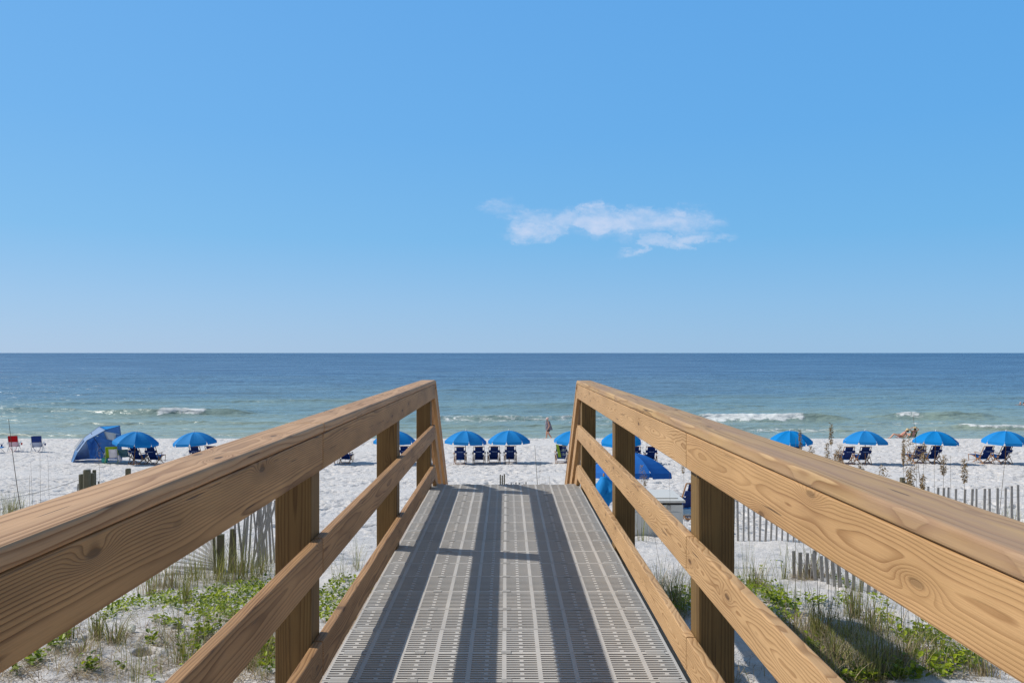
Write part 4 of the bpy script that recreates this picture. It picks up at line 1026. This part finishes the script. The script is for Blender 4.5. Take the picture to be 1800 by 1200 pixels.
# far left fence with a bundle of pilings
fence('distant short picket sand fence running behind the left railing by the old pilings', P2(133, 19.2), P2(300, 20.3), .085, .86, rough=.03, wires=(.4, .8))
for px, Y, h, r_, l in ((145.5, 19.1, 1.08, .075, 'pale round piling, left one of the bundle by the far left fence'), (152, 18.9, 1.21, .085, 'tallest mossy round piling in the middle of the bundle by the far left fence'), (162, 19.2, 1.10, .080, 'round piling right of the tallest one in the bundle by the far left fence'), (166, 19.4, 1.16, .045, 'thin dark piling at the right of the bundle by the far left fence'),
                        (225.5, 19.7, 1.20, .068, 'lone dark square-topped piling rising just above the left railing')):
    x = PX(px, Y); g0 = Gs(x, Y); mb = MB(); mb.tube([(0, 0, -.3), (0, 0, h * .5), (0, 0, h - .02), (0, 0, h)], [r_, r_, r_ * .98, r_ * .85], 12); o = mb.build('piling', M['old_post'], None); o.location = (x, Y, g0); o.rotation_euler = (0, rng.gauss(0, .02), 0); tag(o, l, 'piling', 'old wooden pilings on the beach')
a = Vector((PX(-60, 17), 17, PZz(884, 17))); b = Vector((PX(141, 19.1), 19.1, PZz(842, 19.1))); mb = MB()
mb.tube([a.lerp(b, t_) + Vector((0, 0, -.28 * 4 * t_ * (1 - t_) * .35)) for t_ in np.linspace(0, 1, 12)], .006, 5); tag(mb.build('rope', M['grey_wood'], None), 'thin slack rope running left from the bundle of pilings', 'rope')
# stub fence seen over the end of the deck
fence('tiny sand fence tips showing just above the end of the deck', P2(890, 22.2), P2(925, 22.5), .10, .60, rough=.03, wires=(.7,))
for px, h in ((879.5, .86), (883, .84), (886.5, .88)):
    x = PX(px, 21.9); mb = MB(); mb.box((0, 0, h / 2 - .1), (.036, .03, h + .2)); o = mb.build('fence_post', M['old_post'], None); o.location = (x, 21.9, Gs(x, 21.9)); tag(o, {.86: 'left stake', .84: 'middle stake', .88: 'right stake'}[h] + ' of the three thin dark stakes above the deck end', 'stake', 'three stakes above the end of the deck')

# ---------------------------------------------------------------- plants
nrg = np.random.RandomState(5)
class Leafy:
    def __init__(s): s.v = []; s.f = []; s.t = []
    def quad(s, a, b, c, d, t): n = len(s.v); s.v += [a, b, c, d]; s.t += [t] * 4; s.f.append((n, n + 1, n + 2, n + 3))
    def blade(s, base, L, az, bend, wd, t, droop=1.0, seg=5):
        p = np.array(base, float); th = R(bend[0]); prev = None; side = np.array([-math.sin(az), math.cos(az), 0]) * wd / 2
        for i in range(seg + 1):
            k = i / seg; w_ = side * (1 - k ** 1.6 * .92)
            cur = (tuple(p - w_), tuple(p + w_))
            if prev: s.quad(prev[0], prev[1], cur[1], cur[0], t)
            prev = cur; ang = th + (R(bend[1]) - th) * k ** 1.3 * droop
            p = p + np.array([math.cos(az) * math.sin(ang), math.sin(az) * math.sin(ang), math.cos(ang)]) * L / seg
    def leaf(s, c, L, az, tilt, t, w_=.8):
        c = np.array(c, float); d = np.array([math.cos(az) * math.cos(tilt), math.sin(az) * math.cos(tilt), math.sin(tilt)]); sd = np.array([-math.sin(az), math.cos(az), 0]); up = np.cross(d, sd)
        if up[2] < 0: up = -up
        p = lambda a, b, h: tuple(c + d * a * L + sd * b * L * w_ + up * h * L)
        s.quad(p(0, 0, 0), p(.35, .42, .13), p(.8, .34, .10), p(1, 0, -.02), t); s.quad(p(0, 0, 0), p(1, 0, -.02), p(.8, -.34, .10), p(.35, -.42, .13), t)
    def build(s, name, mat, parent=None, rel=(0, 0, 0)):
        V_ = np.array(s.v) - np.array(rel); o = npmesh(name, V_, np.array(s.f), mat, parent, False, {'tint': s.t}); return o
def clump(p, h, n, spread, label, cat='grass clump', group='grass clumps on the dune', dry=.35, up=(4, 55), w_=.006, mat='grass'):
    n = int(n * 1.15)
    root = tag(empty('grass_clump', p), label, cat, group); g = Leafy(); d = Leafy()
    for k in range(n):
        a = nrg.rand() * 6.28; r = abs(nrg.randn()) * spread * .5; b = (r * math.cos(a), r * math.sin(a), -.02); az = a + nrg.randn() * .6
        isd = nrg.rand() < dry; L = h * (.45 + .65 * nrg.rand()) * (.75 if isd else 1)
        (d if isd else g).blade(b, L, az, (abs(nrg.randn()) * up[0] * 2 + 2, up[1] * (.3 + nrg.rand()) * (1.6 if isd else 1)), w_ * (.7 + .6 * nrg.rand()), nrg.rand())
    if g.f: g.build('blades', M[mat], root)
    if d.f: d.build('dry_blades', M['dry'], root)
    return root
C = lambda px, py, h, n, sp, l, **k: clump(hit(px, py), h, n, sp, l, **k)
# left of the walkway
C(385, 1022, .72, 90, .40, 'tall green grass clump in front of the dark stub posts on the left dune')
C(425, 1018, .85, 80, .34, 'tallest green grass clump, at the foot of the leaning fence left of the near post')
C(345, 1018, .55, 80, .40, 'green grass clump under the collapsed fence fan')
C(300, 1030, .62, 110, .35, 'grass clump mixed with brown stalks left of the collapsed fence fan', dry=.5)
C(262, 1045, .50, 80, .3, 'low brownish grass clump at the left end of the bright vines', dry=.6)
C(460, 1012, .60, 60, .3, 'grass clump touching the left edge of the near left post')
C(325, 1062, .42, 60, .08, 'slim upright green tuft in the middle of the bright vine band', dry=.15, up=(3, 30))
C(203, 1128, .40, 60, .10, 'arching pale green tuft left of the crab hole', dry=.3, up=(10, 110))
C(170, 1122, .30, 55, .08, 'short green tuft between the dry tuft and the arching tuft', dry=.3)
C(143, 1150, .26, 120, .14, 'dry straw coloured tuft on bare sand at lower left', dry=.85, up=(20, 100))
C(118, 1118, .28, 50, .12, 'thin dry tuft right under the left top rail', dry=.7)
C(262, 1185, .30, 26, .16, 'sparse upright blades beside the left middle rail at the bottom', dry=.2, up=(2, 20), w_=.003)
C(235, 1196, .32, 22, .18, 'few fine blades at the bottom left below the crab hole', dry=.3, up=(2, 20), w_=.003)
C(322, 1160, .30, 34, .10, 'small upright green plant between the crab hole and the left middle rail', dry=.1, up=(4, 30))
C(628, 1000, .75, 60, .25, 'wispy grass clump between the left middle and bottom rails', dry=.35, up=(8, 90), w_=.0035)
C(600, 1022, .5, 40, .2, 'small wispy clump above the white flowers beside the left post', dry=.3, up=(8, 80), w_=.0035)
C(440, 1180, .35, 70, .3, 'shaded grass clump at the foot of the near left post', dry=.5)
C(452, 1140, .35, 60, .22, 'green grass clump left of the near left post under the middle rail', dry=.4)
C(20, 903, .75, 160, .5, 'wide green grass clump above the left cap rail at the far left edge', dry=.25)
C(-25, 910, .7, 120, .4, 'green grass clump cut by the left edge of the view', dry=.25)
# right of the walkway
C(1428, 1014, .52, 150, .22, 'dense brown and green grass clump hugging the half buried fence', dry=0.70)
C(1328, 1030, .62, 60, .2, 'loose dark grass clump right of the near right post', dry=0.60)
C(1310, 1012, .85, 16, .1, 'few very tall thin blades right of the near right post', up=(1, 14), dry=0.30, w_=.004)
C(1378, 1018, .55, 22, .1, 'sparse light green blades left of the half buried fence', up=(3, 30), dry=0.35)
C(1185, 1068, .55, 110, .22, 'dark shaded grass clump between the right rails left of the near right post', dry=0.50)
C(1160, 1040, .5, 50, .2, 'low grass clump nearest the deck end on the right side', dry=0.65)
C(1440, 1120, .48, 80, .2, 'tall green clump in the middle of the right dune grass', dry=0.45, up=(5, 40))
C(1500, 1085, .55, 100, .18, 'dark upright reed clump in the middle of the right dune', dry=0.40, up=(3, 22))
C(1535, 1105, .45, 90, .2, 'dark green clump right of the upright reed clump', dry=0.60, up=(6, 50))
C(1470, 1165, .38, 160, .35, 'sunlit straw coloured clump at lower right between the rails', dry=0.85, up=(10, 90))
C(1540, 1180, .40, 110, .25, 'bright yellow green clump at the bottom right under the top rail', dry=0.65, up=(8, 80))
C(1395, 1110, .36, 120, .3, 'dry curly grass clump beside the right middle rail', dry=0.85, up=(12, 100))
C(1440, 1200, .36, 130, .35, 'dry grass clump at the bottom edge beside the right middle rail', dry=0.85, up=(12, 100))
C(1590, 1165, .4, 90, .25, 'shaded green clump between the yellow green clump and the leafy vines', dry=0.60)
C(1730, 1185, .26, 60, .12, 'small dry tuft under the right top rail at the right edge', dry=0.85)
C(1650, 1155, .30, 40, .10, 'upright leafy shoot in the vines at lower right', dry=0.25)
for px, py, h, l in ((1693, 905, .75, 'grass clump left of centre behind the right sand fence'), (1735, 902, .7, 'middle grass clump behind the right sand fence'), (1778, 900, .75, 'grass clump at the right end behind the right sand fence')):
    x_ = PX(px, 16.0); clump((x_, 16.0, Gs(x_, 16.0)), h, 120, .55, l, dry=.3)
for px, l in ((1125, 'thin grass clump at the left corner of the storage box'), (1172, 'thin grass clump before the middle of the storage box')):
    x_ = PX(px, 14.6); clump((x_, 14.6, Gs(x_, 14.6)), .75, 30, .22, l, dry=.35, up=(3, 30))

# ground covering vines, dry litter, low grass
def scatter(polys, n):
    """points on the ground inside patches given by the photo outline of each patch"""
    out = []
    for (cx, cy, rx, ry, rot, k) in polys:
        for _ in range(int(n * k)):
            a = nrg.rand() * 6.28; r = math.sqrt(nrg.rand()) * (1 + .25 * math.sin(3 * a + cx)); u, v = r * math.cos(a) * rx, r * math.sin(a) * ry
            x_, y_ = cx + u * math.cos(rot) - v * math.sin(rot), cy + u * math.sin(rot) + v * math.cos(rot)
            if y_ < 1240: out.append(hit(x_, y_))
    return out
vine = Leafy()
patches = [(250, 1062, 62, 10, -.08, .8), (330, 1056, 60, 15, -.05, 1.1), (415, 1050, 70, 20, -.12, 1.9), (370, 1078, 40, 18, 0, .8), (425, 1085, 45, 18, .2, .9), (455, 1035, 40, 14, -.2, .8), (200, 1080, 30, 10, -.4, .3),
           (360, 1115, 30, 12, -.4, .35), (300, 1100, 26, 10, .3, .22), (610, 1040, 45, 20, .1, 1.3), (575, 1068, 36, 28, 0, 1.0), (600, 1095, 25, 18, 0, .3), (470, 1160, 25, 30, 0, .4), (330, 1140, 22, 12, .3, .1),
           (60, 1165, 20, 9, 0, .16), (25, 1184, 8, 6, 0, .08), (155, 1180, 16, 6, 0, .14), (265, 1131, 11, 6, 0, .09), (215, 1180, 6, 5, 0, .03), (110, 1125, 22, 10, -.5, .16), (265, 1198, 8, 5, 0, .03), (340, 1170, 20, 14, 0, .10), (95, 1140, 20, 8, -.3, .12),
           (1330, 1038, 50, 14, .3, 1.0), (1375, 1062, 40, 16, .5, .9), (1365, 1090, 30, 16, .5, .5), (1430, 1058, 26, 9, .2, .22), (1200, 1060, 26, 22, 0, .6), (1490, 1060, 26, 10, .3, .18), (1560, 1092, 28, 9, .3, .2), (1640, 1125, 36, 14, .3, .42), (1700, 1160, 40, 14, .3, .45),
           (1600, 1125, 24, 14, 0, .3), (1650, 1175, 40, 16, .3, .5), (1590, 1190, 36, 12, 0, .35), (1425, 1145, 22, 10, 0, .2), (1350, 1118, 20, 10, 0, .2), (1510, 1198, 40, 10, 0, .4), (1480, 1022, 22, 6, .3, .2), (1370, 1000, 40, 8, .0, .05), (1240, 1190, 30, 10, 0, .2), (1545, 1060, 20, 5, .3, .1), (1420, 1195, 30, 10, 0, .3)]
for p in scatter(patches, 330):
    h = abs(nrg.randn()) * .035 + .012; d_ = p.y; L = .022 + .034 * nrg.rand()
    vine.leaf((p.x, p.y, p.z + h), L, nrg.rand() * 6.28, nrg.uniform(-.2, .9), nrg.rand() ** 1.4)
    if nrg.rand() < .35: vine.blade((p.x, p.y, p.z - .01), h + .02, nrg.rand() * 6.28, (10, 40), .004, .1, seg=2)
tag(vine.build('beach_vines', M['vine']), 'bright green creeping vine leaves spread over the sand on both sides of the walkway', 'vines', None, 'stuff')
lit = Leafy()
lp = [(300, 1090, 160, 40, -.1, 1.4), (180, 1150, 170, 40, -.2, 1.6), (120, 1180, 130, 25, 0, 1.0), (330, 1160, 80, 50, 0, .9), (420, 1110, 70, 50, 0, 1.2), (360, 1030, 120, 22, 0, 1.4), (440, 1165, 60, 40, 0, 1.3), (600, 1080, 50, 50, 0, .6), (440, 990, 60, 22, 0, .5),
      (1500, 1140, 120, 60, .4, 4.2), (1430, 1130, 60, 50, .4, 2.4), (1660, 1160, 90, 40, .3, .9), (1420, 1014, 40, 10, 0, 1.0), (1330, 1050, 60, 25, .3, .6), (1200, 1060, 50, 50, 0, .8), (1270, 1180, 60, 30, 0, .3), (1500, 1195, 110, 18, 0, 1.2)]
for p in scatter(lp, 800):
    lit.blade((p.x, p.y, p.z + .003), .05 + .20 * nrg.rand() ** 2, nrg.rand() * 6.28, (nrg.uniform(55, 95), nrg.uniform(80, 112)), .002 + .0035 * nrg.rand(), nrg.rand(), seg=3)
tag(lit.build('dry_litter', M['dry']), 'dead grass stems and straw littering the dune sand', 'dry litter', None, 'stuff')
lg = Leafy()
gp = [(370, 1025, 120, 18, -.05, .6), (440, 1010, 60, 14, 0, .5), (1450, 1140, 60, 40, .5, .45), (1520, 1150, 70, 45, .4, .5), (1490, 1195, 110, 15, 0, .3), (1340, 1040, 60, 18, .3, .4), (1190, 1060, 40, 40, 0, .5), (330, 1100, 90, 40, 0, .16), (190, 1160, 120, 30, 0, .12), (1660, 1160, 80, 30, .3, .14), (450, 1150, 40, 40, 0, .4)]
for p in scatter(gp, 620):
    lg.blade((p.x, p.y, p.z - .01), .10 + .30 * nrg.rand() ** 1.5, nrg.rand() * 6.28, (nrg.uniform(2, 25), nrg.uniform(20, 100)), .003 + .002 * nrg.rand(), nrg.rand(), seg=4)
tag(lg.build('low_grass', M['grass']), 'loose low green grass blades growing between the clumps', 'grass', None, 'stuff')
# white flowers
for k, (px, py) in enumerate(((567, 1044), (585, 1046), (573, 1052), (232, 1110), (310, 1098))):
    p = hit(px, py); fl = tag(empty('flower', p), ['white flower nearest the left post in the bright vines', 'white flower nearest the left bottom rail in the bright vines', 'lowest of three white flowers between post and bottom rail', 'white flower lying on bare sand above the crab hole', 'white flower at the lower edge of the vine band'][k], 'flower', 'white beach flowers')
    mb = MB(); mb.lathe([(.006, .03), (.02, .06), (.034, .085), (.030, .082)], 10); o = mb.build('petals', M['white_petal'], fl, True); o.rotation_euler = (R(50), R(20 * k - 30), 0)
    mb = MB(); mb.tube([(0, 0, -.01), (0, -.005, .03)], .003, 5); mb.build('stem', M['vine'], fl)

# sea oats: tall stems with drooping seed heads
def oat(px0, py0, px1, py1, Y, label, head=.28, dens=60, dark=.5, wd=.0035, fat=.05, curve=0.):
    """stem from the ground to a tip, both given by where the photo shows them at distance Y"""
    tip = Vector((PX(px1, Y), Y, PZz(py1, Y))); bx = PX(px0, Y); base = Vector((bx, Y, Gs(bx, Y)))
    if py0: pass
    root = tag(empty('sea_oat', base), label, 'sea oat', 'sea oat stems on the dune')
    pts = []; n = 9
    for i in range(n):
        t_ = i / (n - 1); p = base.lerp(tip, t_) + Vector((curve * math.sin(math.pi * t_), 0, 0)); pts.append(p - base)
    mb = MB(); mb.tube(pts, [wd * (1 - .6 * i / (n - 1)) for i in range(n)], 5); o = mb.build('stem', M['stem'], root, True)
    a = o.data.attributes.new('tint', 'FLOAT', 'POINT'); a.data.foreach_set('value', [dark] * len(o.data.vertices))
    if head:
        hd = Leafy(); Lt = (tip - base).length
        for k in range(dens):
            t_ = 1 - nrg.rand() ** .8 * head / Lt; q = base.lerp(tip, t_) - base + Vector((curve * math.sin(math.pi * t_), 0, 0))
            env = math.sin(math.pi * min(1, (1 - t_) * Lt / head * .9 + .08)); az = nrg.rand() * 6.28; r = fat * env * nrg.rand()
            hd.leaf((q.x + r * math.cos(az), q.y + r * math.sin(az), q.z - r * .6), .013 + .013 * nrg.rand(), az, nrg.uniform(-1.4, .6), nrg.rand(), .4)
        hd.build('seed_head', M['oat'], root)
    return root
oat(70, 890, 15, 736, 8.0, 'long dark bare stem leaning left at the far left edge above the railing', head=0, wd=.006, dark=.9, curve=-.03)
oat(65, 888, 54, 812, 8.6, 'thin upright stem left of the middle thin stem at far left', head=0, wd=.0025)
oat(73, 885, 70, 775, 9.2, 'tallest thin upright stem at far left', head=0, wd=.0025)
oat(92, 882, 84, 800, 9.6, 'thin upright stem nearest the pilings at far left', head=0, wd=.0025)
oat(52, 892, 52, 835, 8.8, 'shortest grey stem at far left beside the leaning stem', head=0, wd=.003, dark=.2)
oat(178, 850, 174, 778, 12, 'reddish brown seed stem in front of the tent', head=.36, dens=60, fat=.10, wd=.003)
oat(950, 850, 940, 782, 17, 'dry bent stem standing in the beach right of the four chairs', head=0, wd=.009, dark=.3)
oat(946, 838, 950, 806, 17.2, 'small dry tangled seed head at the foot of the bent stem on the beach', head=.32, dens=50, fat=.09)
oat(960, 850, 958, 838, 21, 'thin pale stalk just above the deck end, left one', head=0, wd=.005, dark=.0)
oat(966, 850, 966, 836, 21, 'thin pale stalk just above the deck end, right one', head=0, wd=.005, dark=.0)
for px0, px1, top, Y, hd, fat, l in ((1160, 1127, 815, 11.5, .32, .07, 'dark red brown seed stem in front of the near blue umbrella at the right railing'),
    (1180, 1176, 812, 12.5, 0, 0, 'thin pale stem before the storage box lid'), (1204, 1201, 812, 12.0, .16, .03, 'brown stem with small head before the dark blue chair by the box'),
    (1183, 1208, 915, 9.5, 0, 0, 'thin stem leaning right in front of the storage box'), (1417, 1406, 755, 7.4, .28, .010, 'thin brown stem crossing the umbrella behind the right railing'), (1398, 1399, 768, 7.8, 0, 0, 'thin pale stem over the umbrella behind the right railing'),
    (1440, 1426, 784, 6.6, .16, .028, 'drooping seed head just above the right cap rail left of the tall spike'), (1461, 1461, 744, 7.6, .20, .014, 'tall brown spike standing before the water right of the half hidden umbrella'), (1457, 1454, 777, 7.3, .26, .020, 'loose seed head left of the tall brown spike'),
    (1468, 1469, 789, 6.9, .20, .022, 'short brown seed head touching the left chair of the third umbrella from the right'), (1473, 1476, 779, 6.8, .24, .026, 'bushy brown seed head just left of the two chairs'),
    (1512, 1513, 815, 6.3, .14, .035, 'small twisted seed head below the chairs under the third umbrella from the right'), (1562, 1551, 817, 5.9, .15, .055, 'plump tan seed head sticking up over the right cap rail'),
    (1588, 1588, 762, 7.9, .30, .006, 'straight dark stem rising by the dark fence post'), (1616, 1597, 764, 6.4, .42, .060, 'thick tan drooping seed head in front of the umbrella at right'),
    (1655, 1605, 728, 6.9, 0, 0, 'long dark stem leaning left across the umbrella before the two people'), (1632, 1622, 776, 6.8, .16, .045, 'reddish curled seed head on the leaning stem over the right umbrella'),
    (1596, 1598, 826, 5.8, .14, .02, 'small seed head right of the dark fence post'), (1622, 1622, 832, 6.0, .12, .018, 'small seed spike among the first pickets of the right fence'), (1610, 1611, 810, 6.2, 0, 0, 'thin stem rising among the first pickets of the right fence'),
    (1655, 1659, 798, 6.4, .16, .022, 'tan seed head above the pickets right of the umbrella pole'), (1672, 1671, 800, 6.8, 0, 0, 'fine bare stem right of the tan seed head'), (1697, 1695, 804, 6.2, .19, .020, 'tan spindle shaped seed head between the last two umbrellas'),
    (1735, 1766, 812, 6.3, 0, 0, 'thin dark stem leaning right in front of the right sand fence'), (1645, 1642, 806, 6.2, 0, 0, 'fine stem in front of the umbrella pole at right')):
    oat(px0, 0, px1, top, Y, l, head=hd, dens=int(60 + hd * 700), fat=fat * .9, wd=.0036 if 'long dark' in l or 'leaning right in front of the right' in l else .0024, dark=.8 if 'dark' in l else .4, curve=-.02 if 'long dark' in l else 0.)
